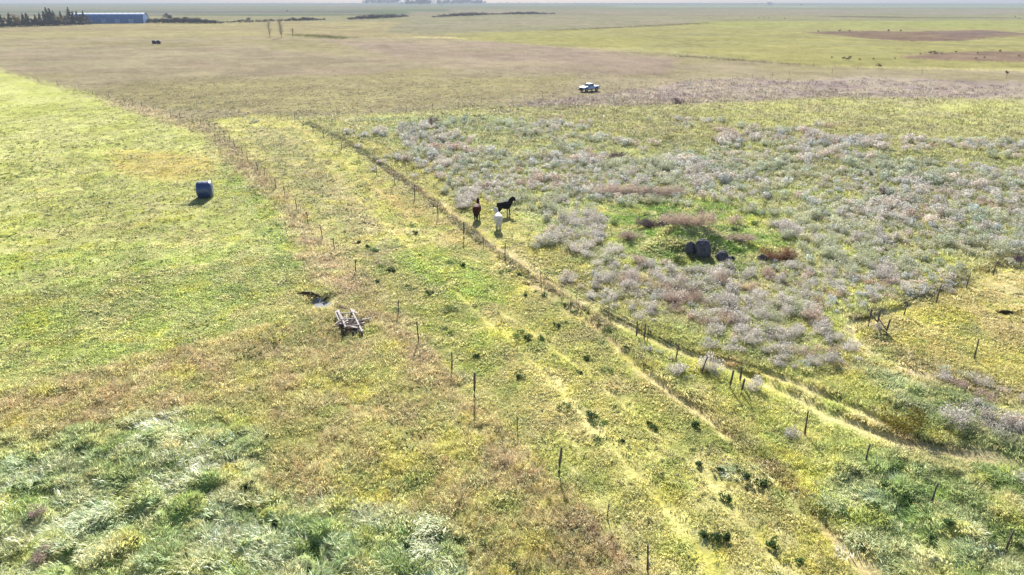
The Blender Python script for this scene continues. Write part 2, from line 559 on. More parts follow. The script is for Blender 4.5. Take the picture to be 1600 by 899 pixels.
def np_mesh(name, V, F3, material, shade=None):
    """Triangle mesh from arrays."""
    m = bpy.data.meshes.new(name)
    V, F3 = np.asarray(V, np.float32), np.asarray(F3, np.int32)
    m.vertices.add(len(V))
    m.vertices.foreach_set('co', V.ravel())
    m.loops.add(F3.size)
    m.loops.foreach_set('vertex_index', F3.ravel())
    m.polygons.add(len(F3))
    m.polygons.foreach_set('loop_start', np.arange(0, F3.size, F3.shape[1], dtype=np.int32))
    if shade is not None:
        a = m.attributes.new('shade', 'FLOAT_COLOR', 'POINT')
        s = np.asarray(shade, np.float32)
        if s.ndim == 1: s = np.repeat(s[:, None], 3, 1)
        a.data.foreach_set('color', np.c_[s, np.ones(len(s))].astype(np.float32).ravel())
    m.materials.append(material)
    m.update()
    m.validate()
    return m


# ------------------------------------------------------------------ ground
def build_ground():
    fine = np.linspace(R(-46), R(46), 640)
    rest = np.linspace(R(46), R(314), 60)[1:-1]
    th = np.r_[fine, rest]
    rr = [0.6, 2, 4, 7, 10, 12]
    while rr[-1] < 170: rr.append(rr[-1] * 1.0062)
    while rr[-1] < 11000: rr.append(rr[-1] * 1.022)
    rr = np.array(rr)
    T, Rr = np.meshgrid(th, rr)
    x, y = (np.sin(T) * Rr).ravel(), (np.cos(T) * Rr).ravel()
    n, k = len(th), len(rr)
    col, hgt, lod, worn = veg(x, y)
    z = height(x, y)
    i, j = np.meshgrid(np.arange(k - 1), np.arange(n), indexing='ij')
    j2 = (j + 1) % n
    F = np.stack([i * n + j, i * n + j2, (i + 1) * n + j2, (i + 1) * n + j], -1).reshape(-1, 4)
    F = F[:, ::-1]
    m = bpy.data.materials.new('ground_turf')
    m.use_nodes = True
    nt = m.node_tree
    N, L = nt.nodes, nt.links
    p = N['Principled BSDF']
    p.inputs['Roughness'].default_value = .85
    p.inputs["Specular IOR Level"].default_value = 0.0
    a = N.new('ShaderNodeAttribute')
    a.attribute_name = 'shade'
    tc = N.new('ShaderNodeTexCoord')
    src = a.outputs['Color']
    for sc, lo, hi, det in ((.9, .78, 1.2, 6), (.06, .86, 1.14, 6), (7, .7, 1.25, 4)):
        nz = N.new('ShaderNodeTexNoise')
        nz.inputs['Scale'].default_value = sc
        nz.inputs['Detail'].default_value = det
        nz.inputs['Roughness'].default_value = .62
        L.new(tc.outputs['Object'], nz.inputs['Vector'])
        mr = N.new('ShaderNodeMapRange')
        mr.inputs['From Min'].default_value, mr.inputs['From Max'].default_value = .3, .7
        mr.inputs['To Min'].default_value, mr.inputs['To Max'].default_value = lo, hi
        L.new(nz.outputs['Fac'], mr.inputs[0])
        mx = N.new('ShaderNodeMix')
        mx.data_type, mx.blend_type = 'RGBA', 'MULTIPLY'
        mx.inputs[0].default_value = 1
        L.new(src, mx.inputs[6])
        L.new(mr.outputs[0], mx.inputs[7])
        src = mx.outputs[2]
    L.new(src, p.inputs['Base Color'])
    nb = N.new('ShaderNodeTexNoise')
    nb.inputs['Scale'].default_value = 3.0
    nb.inputs['Detail'].default_value = 8
    nb.inputs['Roughness'].default_value = .7
    L.new(tc.outputs['Object'], nb.inputs['Vector'])
    b = N.new('ShaderNodeBump')
    b.inputs['Strength'].default_value = .8
    b.inputs['Distance'].default_value = .12
    L.new(nb.outputs['Fac'], b.inputs['Height'])
    L.new(b.outputs[0], p.inputs['Normal'])
    me = np_mesh('ground', np.c_[x, y, z], F, m, col)
    me.polygons.foreach_set('use_smooth', [True] * len(me.polygons))
    return tag(link('ground', me), 'rolling prairie grassland under the whole scene', None, None, 'structure')


ground = build_ground()


# ------------------------------------------------------------------ plant prototypes
def blades(n, h, spread, width, lean, seed, hvar=.4, droop=.5, leanbias=0.0):
    g = np.random.default_rng(seed)
    V, F, Sh = [], [], []
    for i in range(n):
        a, rr = g.uniform(0, 6.283), spread * math.sqrt(g.uniform())
        b = np.array([math.cos(a) * rr, math.sin(a) * rr, -.02])
        az = a + g.normal(0, .7)
        d = np.array([math.cos(az), math.sin(az), 0])
        hh = h * (1 + g.uniform(-hvar, hvar))
        ln = lean * hh * g.uniform(.4, 1.3)
        off = np.array([leanbias * hh * g.uniform(.6, 1.3), g.normal(0, .25) * abs(leanbias) * hh, 0])
        w = width * g.uniform(.7, 1.3)
        fa = g.uniform(0, 6.283)
        s = np.array([math.cos(fa), math.sin(fa), 0]) * w / 2
        mid = b + d * ln * .35 + off * .45 + np.array([0, 0, hh * .62])
        tip = b + d * ln + off + np.array([0, 0, hh * (1 - droop * g.uniform(.1, .7))])
        k = len(V)
        V += [b - s, b + s, mid - s * .75, mid + s * .75, tip]
        F += [(k, k + 1, k + 3), (k, k + 3, k + 2), (k + 2, k + 3, k + 4)]
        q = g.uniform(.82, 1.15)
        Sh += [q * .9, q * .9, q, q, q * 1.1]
    return V, F, Sh


def leaves(n, rx, rz, size, seed, flat=.5, lump=5, zbase=.0, hollow=.55):
    """Small leaf faces gathered in clumps through a dome-shaped volume."""
    g = np.random.default_rng(seed)
    ca = g.uniform(0, 6.283, lump)
    cr = rx * np.sqrt(g.uniform(.05, 1, lump)) * .72
    C = np.c_[np.cos(ca) * cr, np.sin(ca) * cr, zbase + rz * g.uniform(.35, .8, lump) * (1 - .4 * (cr / rx) ** 2)]
    rad = rx * g.uniform(.32, .55, lump)
    V, F, Sh = [], [], []
    for i in range(n):
        c = g.integers(lump)
        d = g.normal(size=3)
        d /= np.linalg.norm(d)
        u = g.uniform(hollow, 1.0) if g.uniform() < .75 else g.uniform(.1, 1)
        p = C[c] + d * rad[c] * u * np.array([1, 1, rz / rx * .85])
        if p[2] < .03: p[2] = .03 + g.uniform(0, .1)
        nrm = d * (1 - flat) + g.normal(size=3) * flat
        nrm /= np.linalg.norm(nrm)
        t = np.cross(nrm, g.normal(size=3))
        t /= np.linalg.norm(t)
        b = np.cross(nrm, t)
        s = size * g.uniform(.6, 1.4)
        k = len(V)
        V += [p - t * s, p - b * s * .45, p + t * s, p + b * s * .45]
        F += [(k, k + 1, k + 2), (k, k + 2, k + 3)]
        q = g.uniform(.75, 1.22)
        Sh += [q] * 4
    return V, F, Sh


def merge(*parts):
    V, F, Sh = [], [], []
    for v, f, s in parts:
        b = len(V)
        V += list(v)
        F += [tuple(b + i for i in q) for q in f]
        Sh += list(s)
    return V, F, Sh


def twigs(n, rx, rz, w, seed, up=.6, q0=.8):
    g = np.random.default_rng(seed)
    V, F, Sh = [], [], []
    for i in range(n):
        a = g.uniform(0, 6.283)
        tip = np.array([math.cos(a) * rx * math.sqrt(g.uniform(.02, 1)), math.sin(a) * rx * math.sqrt(g.uniform(.02, 1)), 0])
        tip[2] = rz * g.uniform(.55, 1.05) * (1 - up * .6 * (np.hypot(tip[0], tip[1]) / rx) ** 2)
        b = np.array([tip[0] * .25, tip[1] * .25, 0]) + g.normal(size=3) * .02
        s = np.cross(tip - b, g.normal(size=3))
        s = s / np.linalg.norm(s) * w / 2
        k = len(V)
        V += [b - s, b + s, tip]
        F += [(k, k + 1, k + 2)]
        q = q0 * g.uniform(.8, 1.2)
        Sh += [q] * 3
    return V, F, Sh


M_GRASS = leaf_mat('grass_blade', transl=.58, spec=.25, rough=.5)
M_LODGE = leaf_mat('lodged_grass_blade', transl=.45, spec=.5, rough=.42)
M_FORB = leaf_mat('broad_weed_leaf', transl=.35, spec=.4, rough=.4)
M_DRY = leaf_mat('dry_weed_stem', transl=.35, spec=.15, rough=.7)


def protos(kind, mt):
    out = []
    for s in range(4):
        if kind == 'short':
            d = blades(11, .11, .24, .042, 1.3, 100 + s, droop=.9)
        elif kind == 'tall':
            d = blades(15, .30, .26, .042, 1.0, 200 + s, droop=.85)
        elif kind == 'lodged':
            d = blades(17, .17, .26, .034, .7, 300 + s, droop=.95, leanbias=1.1)
        elif kind == 'forb':
            d = merge(leaves(46, .26, .24, .07, 400 + s, flat=.45, lump=3), blades(6, .25, .15, .03, .6, 450 + s))
        elif kind == 'weed':
            v, f, sh = twigs(14, .22, .5, .022, 500 + s)
            d = merge((v, f, sh), leaves(34, .2, .42, .028, 550 + s, lump=4, zbase=.14))
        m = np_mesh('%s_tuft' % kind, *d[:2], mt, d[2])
        out.append(bpy.data.objects.new('%s_tuft' % kind, m))
    return out


def scatter(name, label, P, rot, scl, tint, prs):
    """One growing mass of small plants: geometry nodes place the tufts on stored points."""
    me = bpy.data.meshes.new(name)
    n = len(P)
    me.vertices.add(n)
    me.vertices.foreach_set('co', np.asarray(P, np.float32).ravel())
    for nm, tp, arr in (('rot', 'FLOAT_VECTOR', rot), ('scl', 'FLOAT_VECTOR', scl)):
        me.attributes.new(nm, tp, 'POINT').data.foreach_set('vector', np.asarray(arr, np.float32).ravel())
    me.attributes.new('tint', 'FLOAT_COLOR', 'POINT').data.foreach_set(
        'color', np.c_[tint, np.ones(n)].astype(np.float32).ravel())
    o = link(name, me)
    ng = bpy.data.node_groups.new(name + '_scatter', 'GeometryNodeTree')
    ng.interface.new_socket('Geometry', in_out='INPUT', socket_type='NodeSocketGeometry')
    ng.interface.new_socket('Geometry', in_out='OUTPUT', socket_type='NodeSocketGeometry')
    N, L = ng.nodes, ng.links
    gi, go = N.new('NodeGroupInput'), N.new('NodeGroupOutput')
    j = N.new('GeometryNodeJoinGeometry')
    for pr in prs:
        oi = N.new('GeometryNodeObjectInfo')
        oi.inputs['Object'].default_value = pr
        oi.inputs['As Instance'].default_value = True
        L.new(oi.outputs['Geometry'], j.inputs[0])
    ip = N.new('GeometryNodeInstanceOnPoints')
    ip.inputs['Pick Instance'].default_value = True
    L.new(gi.outputs[0], ip.inputs['Points'])
    L.new(j.outputs[0], ip.inputs['Instance'])
    ra = N.new('GeometryNodeInputNamedAttribute')
    ra.data_type = 'FLOAT_VECTOR'
    ra.inputs['Name'].default_value = 'rot'
    er = N.new('FunctionNodeEulerToRotation')
    L.new(ra.outputs['Attribute'], er.inputs[0])
    L.new(er.outputs[0], ip.inputs['Rotation'])
    sa = N.new('GeometryNodeInputNamedAttribute')
    sa.data_type = 'FLOAT_VECTOR'
    sa.inputs['Name'].default_value = 'scl'
    L.new(sa.outputs['Attribute'], ip.inputs['Scale'])
    rv = N.new('FunctionNodeRandomValue')
    rv.data_type = 'INT'
    rv.inputs['Min'].default_value = 0 if False else 0
    for s_ in rv.inputs:
        if s_.name == 'Max' and s_.type == 'INT': s_.default_value = len(prs) - 1
        if s_.name == 'Min' and s_.type == 'INT': s_.default_value = 0
    outi = [s_ for s_ in rv.outputs if s_.type == 'INT'][0]
    L.new(outi, ip.inputs['Instance Index'])
    L.new(ip.outputs[0], go.inputs[0])
    md = o.modifiers.new('scatter', 'NODES')
    md.node_group = ng
    return tag(o, label, None, None, 'stuff')


def sample(n, r0, r1, power, half=47):
    """Points in the seen sector; density falls as r**-power."""
    u = rng.uniform(size=n)
    e = 2 - power
    r = np.exp(math.log(r0) + u * math.log(r1 / r0)) if abs(e) < 1e-6 else (r0 ** e + u * (r1 ** e - r0 ** e)) ** (1 / e)
    t = rng.uniform(R(-half), R(half), n)
    return np.sin(t) * r, np.cos(t) * r


def grow(name, label, x, y, prs, size, tint, rz=None, tilt=.15, zs=None, lift=0.0):
    n = len(x)
    z = height(x, y) + lift
    rot = np.c_[rng.normal(0, tilt, n), rng.normal(0, tilt, n), rng.uniform(0, 6.283, n) if rz is None else rz]
    s = size[:, None] * np.ones(3)
    if zs is not None: s[:, 2] *= zs
    return scatter(name, label, np.c_[x, y, z], rot, s, tint, prs)


P_SHORT, P_TALL = protos('short', M_GRASS), protos('tall', M_GRASS)
P_LODGE, P_FORB, P_WEED = protos('lodged', M_LODGE), protos('forb', M_FORB), protos('weed', M_DRY)


def tintvar(col, amt=.16):
    n = len(col)
    col = col * .92 + .08 * col.mean(1)[:, None]
    v = 1 + rng.normal(0, amt, n)
    h = rng.normal(0, amt * .45, n)
    return np.clip(col * np.c_[v * (1 + h), v, v * (1 - .6 * h)], .012, .85)


def bank_points(per_m, banks):
    bx, by = [], []
    for line, hw, h in banks:
        P = np.array(line)
        for a, b_ in zip(P[:-1], P[1:]):
            m = int(np.hypot(*(b_ - a)) * per_m)
            q = a + (b_ - a) * rng.uniform(size=m)[:, None] + rng.normal(0, hw * .42, (m, 2))
            bx.append(q[:, 0])
            by.append(q[:, 1])
    bx, by = np.concatenate(bx), np.concatenate(by)
    kk = rng.uniform(size=len(bx)) < np.clip(.6 + .7 * fbm(bx, by, 3, 2, 68), .15, 1)
    return bx[kk], by[kk]


def build_grass():
    x0, y0 = sample(110000, 15, 60, .6)
    x1, y1 = sample(150000, 30, 240, 1.75)
    x, y = np.r_[x0, x1], np.r_[y0, y1]
    col, hgt, lod, worn = veg(x, y)
    r = np.hypot(x, y)
    clump = fbm(x, y, .8, 2, 5)
    keep = (rng.uniform(size=len(x)) < np.clip((235 - r) / 130, 0, 1)) & (rng.uniform(size=len(x)) > worn * 1.6) & (rng.uniform(size=len(x)) > lod * .75)
    tall = (hgt > .21) & (rng.uniform(size=len(x)) < np.clip((200 - r) / 120, 0, 1))
    size = (1 + .5 * clump) * np.clip((r / 34) ** .5, .9, 2.2)
    # sward
    k = keep & ~tall
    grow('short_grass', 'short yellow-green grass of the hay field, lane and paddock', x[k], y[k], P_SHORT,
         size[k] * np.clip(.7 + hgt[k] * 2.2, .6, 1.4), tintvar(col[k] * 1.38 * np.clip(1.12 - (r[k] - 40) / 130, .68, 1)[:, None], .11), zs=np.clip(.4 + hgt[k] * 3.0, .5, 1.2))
    k = keep & tall & (rng.uniform(size=len(x)) < .72)
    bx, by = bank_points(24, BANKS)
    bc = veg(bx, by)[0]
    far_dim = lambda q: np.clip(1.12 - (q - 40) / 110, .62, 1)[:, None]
    x, y, col, r = np.r_[x[k], bx], np.r_[y[k], by], np.r_[col[k], bc * np.where(np.hypot(bx, by) > 42, .5, .7)[:, None]], np.r_[r[k], np.hypot(bx, by)]  # bank tufts tinted darker: the ridge's shaded side is painted into their colour
    hgt, size = np.r_[hgt[k], np.full(len(bx), .4)], np.r_[size[k], rng.uniform(.6, 1.05, len(bx)) * np.clip((np.hypot(bx, by) / 34) ** .5, .9, 1.6)]
    k = np.ones(len(x), bool)
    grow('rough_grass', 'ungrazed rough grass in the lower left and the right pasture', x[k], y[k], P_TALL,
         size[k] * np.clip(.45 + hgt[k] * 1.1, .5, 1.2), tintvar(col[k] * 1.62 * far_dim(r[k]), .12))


build_grass()


def build_lodged():
    x, y = sample(90000, 15, 60, .6)
    col, hgt, lod, worn = veg(x, y)
    hole = fbm(x, y, 1.3, 2, 47)
    k = (lod > .12) & (rng.uniform(size=len(x)) < lod * 1.1) & (hole > -.25)
    x, y, col, lod = x[k], y[k], col[k], lod[k]
    flow = -.35 + 2.2 * fbm(x, y, 2.6, 3, 44) + rng.normal(0, .6, len(x)) + math.pi
    pale = lin((196, 204, 168))
    w = np.clip(.35 + .6 * fbm(x, y, 1.4, 2, 45) + rng.normal(0, .15, len(x)), 0, .9)[:, None]
    c = col * (1 - w) + pale * w
    grow('lodged_grass', 'pale flattened tall grass with a silvery sheen near the front corners', x, y, P_LODGE,
         rng.uniform(.9, 1.6, len(x)), tintvar(c * 1.6, .16), rz=flow, tilt=.12)


build_lodged()


def build_forbs():
    # darker broad-leaved weeds: dotted over the hay field and lane, thick in the lower corners
    x, y = sample(60000, 15, 150, 1.2)
    col, hgt, lod, worn = veg(x, y)
    dens = np.clip(.5 * fbm(x, y, 1.1, 2, 57) - .22, 0, .6)
    lush = (hgt > .285) & ((x < -3) | (x > 9)) & (y < 36)
    dens += np.where(lush, np.clip(1.3 * fbm(x, y, .9, 2, 58) - .15, 0, 1), 0)
    dens += np.where((hgt < .16), np.clip(.14 + .3 * fbm(x, y, 5, 2, 59), .03, .4), 0)
    k = (rng.uniform(size=len(x)) < dens * 1.0) & (worn < .3)
    x, y, col, hgt, lush = x[k], y[k], col[k], hgt[k], lush[k]
    bx, by = bank_points(6, [(b_[0][4:] if len(b_[0]) > 8 else b_[0], b_[1], b_[2]) for b_ in BANKS])
    bc, bh, _, _ = veg(bx, by)
    x, y, col, hgt = np.r_[x, bx], np.r_[y, by], np.r_[col, bc], np.r_[hgt, np.full(len(bx), .34)]
    lush = np.r_[lush, np.ones(len(bx), bool)]
    g = lin((74, 104, 44))
    w = np.where(lush, rng.uniform(.6, .95, len(x)), rng.uniform(.3, .75, len(x)))[:, None]
    c = col * (1 - w) + g * w * np.where(lush, .55, 1)[:, None]
    grow('broad_weeds', 'dark green broad-leaved weeds dotted through the grass', x, y, P_FORB,
         rng.uniform(.5, 1.1, len(x)) * np.clip(.5 + 1.3 * hgt, .5, 1.0) * np.where(lush, .62, 1) * np.clip((np.hypot(x, y) / 40) ** .4, .9, 1.6), tintvar(c, .14), zs=np.where(hgt < .16, .6, 1.0))


build_forbs()


def near_poly(i):
    return REGW[i][0]


def build_weeds():
    # dry pinkish stems: fence strip, brown patches of the rough ground, weedy belt below the truck
    x, y = sample(90000, 15, 260, 1.5)
    col, hgt, lod, worn = veg(x, y)
    red = col[:, 0] / np.maximum(col[:, 1], .01) + .06
    k = (red > 1.12) & (hgt > .22) & (rng.uniform(size=len(x)) < np.clip((red - 1.05) * 4, 0, .8) * np.clip((230 - np.hypot(x, y)) / 130, 0, 1)) & (worn < .3)
    x, y, col = x[k], y[k], col[k]
    w = rng.uniform(0, .45, len(x))[:, None]
    c = col * (1 - w) + lin((168, 136, 120)) * w
    r = np.hypot(x, y)
    grow('dry_weeds', 'dry pinkish brown weeds along the fence line and in the rough ground', x, y, P_WEED,
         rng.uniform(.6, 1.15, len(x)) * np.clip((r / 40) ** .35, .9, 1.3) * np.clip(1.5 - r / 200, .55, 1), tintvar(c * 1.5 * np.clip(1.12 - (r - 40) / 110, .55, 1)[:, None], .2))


build_weeds()


# ------------------------------------------------------------------ shrubs of the pasture
M_SILVER = leaf_mat('silver_shrub_leaf', lin((200, 193, 184)), transl=.35, spec=.25, rough=.5, rand=.16, instancer=False)
M_SAGE = leaf_mat('sage_green_shrub_leaf', lin((188, 190, 162)), transl=.35, spec=.25, rough=.5, rand=.16, instancer=False)
M_PINK = leaf_mat('pinkish_shrub_twig', lin((194, 172, 158)), transl=.3, spec=.15, rough=.6, rand=.16, instancer=False)
M_SHRUB_I = leaf_mat('thicket_leaf', transl=.35, spec=.25, rough=.5)
M_DARKW = leaf_mat('dark_weed_leaf', lin((66, 92, 44)), transl=.35, spec=.12, rough=.6, rand=.25, instancer=False)
M_MIDW = leaf_mat('green_weed_leaf', lin((84, 112, 50)), transl=.4, spec=.12, rough=.6, rand=.25, instancer=False)
M_PURPLE = leaf_mat('purple_twig', lin((112, 92, 104)), transl=.15, spec=.1, rough=.8, rand=.1, instancer=False)
M_OLIVE = leaf_mat('olive_leaf', lin((124, 114, 50)), transl=.35, spec=.2, rough=.6, rand=.1, instancer=False)
M_DEADRED = leaf_mat('dead_reddish_twig', lin((150, 108, 88)), transl=.2, spec=.1, rough=.8, rand=.1, instancer=False)


def shrub_mesh(nm, seed, mt, rx=.75, rz=.8, n=300, size=.05, nt=170, lump=6, q0=.95):
    g_ = np.random.default_rng(seed)
    rx, rz, lump = rx * g_.uniform(.75, 1.25), rz * g_.uniform(.8, 1.2), int(g_.integers(3, 9))
    d = merge(twigs(nt, rx, rz * 1.05, .024, seed, q0=q0), leaves(n, rx, rz, size, seed + 1, flat=.6, lump=lump, zbase=.1))
    return np_mesh(nm, *d[:2], mt, d[2])


SIL = [shrub_mesh('silver_shrub', 700 + 3 * i, M_SILVER) for i in range(7)]
SAG = [shrub_mesh('sage_shrub', 730 + 3 * i, M_SAGE) for i in range(6)]
PNK = [shrub_mesh('pink_shrub', 760 + 3 * i, M_PINK, n=200, nt=240, size=.04) for i in range(4)]

THICKET = W([(640, 235), (720, 222), (860, 236), (960, 262), (1060, 250), (1200, 232), (1330, 240), (1480, 262), (1640, 280),
             (1640, 392), (1560, 400), (1440, 455), (1340, 492), (1300, 545), (1230, 560), (1180, 520), (1060, 490),
             (960, 452), (900, 400), (850, 360), (800, 340), (760, 290)])
THICKET_RIM = W([(560, 215), (640, 190), (800, 190), (1000, 200), (1300, 196), (1700, 230), (1700, 395), (1580, 400), (1440, 470), (1345, 505),
                 (1350, 540), (1440, 575), (1560, 620), (1700, 650), (1700, 800), (1560, 720), (1420, 655), (1300, 590), (1100, 520), (960, 470),
                 (860, 410), (800, 350), (660, 270)])
GLADE = W([(925, 322), (1010, 312), (1125, 318), (1200, 342), (1240, 378), (1205, 410), (1115, 422), (1028, 416), (970, 386), (940, 352)])


def build_thicket():
    x, y = sample(90000, 26, 135, 1.0)
    jx, jy = jitter(x, y, 9)
    kx, ky = jx + 4.5 * fbm(x, y, 6, 2, 231) + rng.normal(0, 1.6, len(x)), jy + 6 * fbm(x, y, 8, 2, 233) + rng.normal(0, 2.5, len(x))
    core = inside(THICKET, kx, ky)
    m = (core | inside(THICKET_RIM, kx, ky)) & ~inside(GLADE, jx, jy)
    m &= ~inside(REGW[34][0], x, y + .8)
    x, y, core = x[m], y[m], core[m]
    lowr = (x > 12) & (y < 52)
    d = np.where(core, .74 - .5 * np.clip((60 - y) / 20, 0, 1) - .35 * np.clip((y - 85) / 40, 0, 1), np.where(lowr, .12, -.12)) + 1.0 * fbm(x, y, 9, 3, 201) + .6 * fbm(x, y, 3.2, 2, 203)
    for line, hw, c in TRAILS[:4]:
        dd, s = pdist(line, x, y)
        d -= 2 * (dd < 1.3)
    hx, hy = at(775, 355)
    d -= 2 * (np.hypot(x - hx, (y - hy) * .6) < 5)
    cand = np.nonzero(rng.uniform(size=len(x)) < np.clip(d, 0, .9))[0]
    # keep a spacing between the crowns
    kept, cells = [], {}
    for i in cand:
        sp = .5 + .0042 * y[i]
        c = (int(x[i] // 1.2), int(y[i] // 1.2))
        ok = True
        for a in (-1, 0, 1):
            for b in (-1, 0, 1):
                for q in cells.get((c[0] + a, c[1] + b), ()):
                    if math.hypot(x[q] - x[i], y[q] - y[i]) < sp: ok = False
        if ok:
            kept.append(i)
            cells.setdefault(c, []).append(i)
    kept = np.array(kept)
    return x[kept], y[kept]


def build_shrubs():
    x, y = build_thicket()
    r = np.hypot(x, y)
    s = rng.uniform(.4, 1.25, len(x)) * (1 + .25 * fbm(x, y, 8, 2, 211)) * (.95 + .004 * np.clip(y - 45, 0, 70))
    show = s / r
    order = np.argsort(-show)
    kindf = fbm(x, y, 6, 2, 213) + rng.normal(0, .25, len(x))
    first = set(order[:285].tolist())
    z = height(x, y)
    for i in sorted(first):
        if kindf[i] > .85:
            me, lab, g = PNK[i % 4], 'dry pinkish brown shrub', 'pinkish shrubs of the thicket'
        elif kindf[i] < -.12:
            me, lab, g = SAG[i % 6], 'pale sage green shrub in the thicket of the right pasture', 'sage green shrubs of the thicket'
        else:
            me, lab, g = SIL[i % 7], 'silvery grey shrub in the thicket of the right pasture', 'silvery grey shrubs of the thicket'
        yy, zz = y[i] * math.cos(PITCH) + CAM_H * math.sin(PITCH), y[i] * math.sin(PITCH) - CAM_H * math.cos(PITCH)
        px, py = 800 + F_PX * x[i] / yy, 449.5 - F_PX * zz / yy
        if py < 312: zone = 'beyond the green clearing'
        elif px < 960: zone = 'between the horses and the green clearing'
        elif px < 1250 and py > 405: zone = 'on this side of the boulders'
        elif px < 1250: zone = 'at the rim of the green clearing'
        elif py > 490: zone = 'along the gateway trail at lower right'
        else: zone = 'between the brush heap and the paddock fence'
        lab, g = lab.split(' shrub')[0] + ' shrub ' + zone, lab.split(' shrub')[0] + ' shrubs ' + zone
        o = link('shrub', me, None, (x[i], y[i], z[i] - .03), (0, 0, rng.uniform(0, 6.28)),
                 (s[i], s[i], s[i] * rng.uniform(.75, 1.1)))
        tag(o, lab, 'shrub', g)
    rest = np.array(sorted(set(range(len(x))) - first))
    if len(rest):
        pr = []
        for i in range(4):
            d = merge(twigs(40, .75, .8, .035, 800 + i), leaves(260, .75, .8, .075, 820 + i, flat=.6, lump=6, zbase=.1))
            pr.append(bpy.data.objects.new('thicket_shrub', np_mesh('thicket_shrub', *d[:2], M_SHRUB_I, d[2])))
        kf = kindf[rest][:, None]
        c = np.where(kf > .85, lin((194, 174, 160)), np.where(kf < -.12, lin((188, 190, 162)), lin((200, 194, 184))))
        ss = s[rest]
        scatter('shrub_thicket', 'grey shrubs too far into the thicket to tell apart', np.c_[x[rest], y[rest], z[rest] - .03],
                np.c_[np.zeros((len(rest), 2)), rng.uniform(0, 6.28, len(rest))],
                np.c_[ss, ss, ss * rng.uniform(.7, 1.1, len(rest))], tintvar(c, .12), pr)


build_shrubs()

# shrubs and weeds that stand out on their own: place, width, height factor, look, label, category
SOLO = [
    ((1405, 674), 1.5, 1.0, 'olive', 'round olive shrub with a dark base beside the cattle path at right', 'shrub'),
    ((1490, 664), 1.25, .95, 'silver', 'white feathery shrub just right of the round olive shrub', 'shrub'),
    ((1586, 672), .9, .9, 'pink', 'dusty pink shrub at the right picture edge near the green weeds', 'shrub'),
    ((1235, 684), .7, .8, 'silver', 'small silver shrub at the foot of the lone post below the path', 'shrub'),
    ((1588, 410), 1.0, .8, 'purple', 'dark twiggy bush at the top end of the paddock fence', 'bush'),
    ((678, 197), 1.5, 1.2, 'purple', 'dark purple bush standing alone beyond the lane fence corner', 'bush'),
    ((968, 250), 1.75, .75, 'purple', 'low dark bush on the far side of the grey thicket', 'bush'),
    ((1045, 217), 1.4, .7, 'olive', 'low olive green bush between the thicket and the weedy belt', 'bush'),
    ((1060, 162), 2.0, .7, 'purple', 'dark bush on the near edge of the weedy belt right of the truck', 'bush'),
    ((1385, 306), 1.3, .9, 'purple', 'dark grey bush among the pale shrubs at far right', 'bush'),
    ((1172, 325), .8, .8, 'purple', 'small black-shadowed bush behind the green clearing', 'bush'),
    ((1150, 352), 1.2, .8, 'pink', 'dry tan bush on the right rim of the green clearing', 'bush'),
    ((1000, 415), 1.1, .9, 'pink', 'tan bush at the lower left rim of the green clearing', 'bush'),
    ((1290, 520), 1.0, 1.0, 'silver', 'tall pale shrub left of the gateway trail', 'shrub'),
    ((1265, 500), 1.1, 1.0, 'pink', 'greyish pink shrub behind the tall pale shrub by the gateway trail', 'shrub'),
    ((1378, 532), .75, .55, 'dark', 'dark green bush at the foot of the braced gatepost', 'bush'),
    ((400, 190), 1.4, .5, 'sage', 'grey-green shrub patch at the head of the lane', 'shrub'),
    ((1500, 606), .9, .6, 'pink', 'pinkish shrub beside the gateway trail, middle of three', 'shrub'),
    ((1470, 592), .9, .6, 'silver', 'greyish shrub beside the gateway trail, left of three', 'shrub'),
    ((1535, 628), .9, .6, 'pink', 'pinkish shrub beside the gateway trail, right of three', 'shrub'),
    ((60, 812), .6, .8, 'pink', 'dry pinkish bush in the lodged grass at the left picture edge', 'bush'),
    ((70, 880), .7, .8, 'pink', 'dry bush in the bottom left corner', 'bush'),
    ((962, 352), .8, .7, 'dark', 'dark green bush at the upper left rim of the green clearing', 'bush'),
    ((1095, 330), .8, .6, 'dark', 'dark green bush at the far rim of the green clearing', 'bush'),
    ((1060, 413), .9, .8, 'dark', 'dark green bush just left of the boulders', 'bush'),
    ((1150, 366), .9, .6, 'dark', 'dark green bush below the dry tan bush on the right rim of the clearing', 'bush'),
    ((1118, 398), .7, .7, 'dark', 'dark green bush between the largest and the middle boulder', 'bush'),
    ((985, 384), .6, .8, 'dark', 'dark green bush at the left end of the green clearing', 'bush'),
    ((1178, 352), .6, .7, 'dark', 'small dark green bush behind the reddish brush heap', 'bush'),
    ((620, 484), .45, .8, 'dark', 'dark weed standing behind the wooden frame and left of a fence post', 'weed'),
    ((530, 482), .4, .9, 'olive', 'brown weed right beside the wooden frame', 'weed'),
]
LOOK = dict(olive=M_OLIVE, silver=M_SILVER, pink=M_PINK, purple=M_PURPLE, dark=M_DARKW, sage=M_SAGE)


def build_solo():
    for i, (p, s, zf, look, lab, cat) in enumerate(SOLO):
        q = at3(*p)
        root = empty('shrub' if cat == 'shrub' else 'bush' if cat == 'bush' else 'weed', q - Vector((0, 0, .04)), random.uniform(0, 6), lab, cat)
        v = twigs(110, .72, .8, .028, 900 + i, q0=.75)
        c = leaves(620, .8, .85, .05, 950 + i, flat=.6, lump=7, zbase=.12)
        mt = LOOK[look]
        link('twigs', np_mesh('twigs', *v[:2], mt, v[2]), root, None, None, (s, s, s * zf))
        link('foliage', np_mesh('foliage', *c[:2], mt, c[2]), root, None, None, (s, s, s * zf))


build_solo()

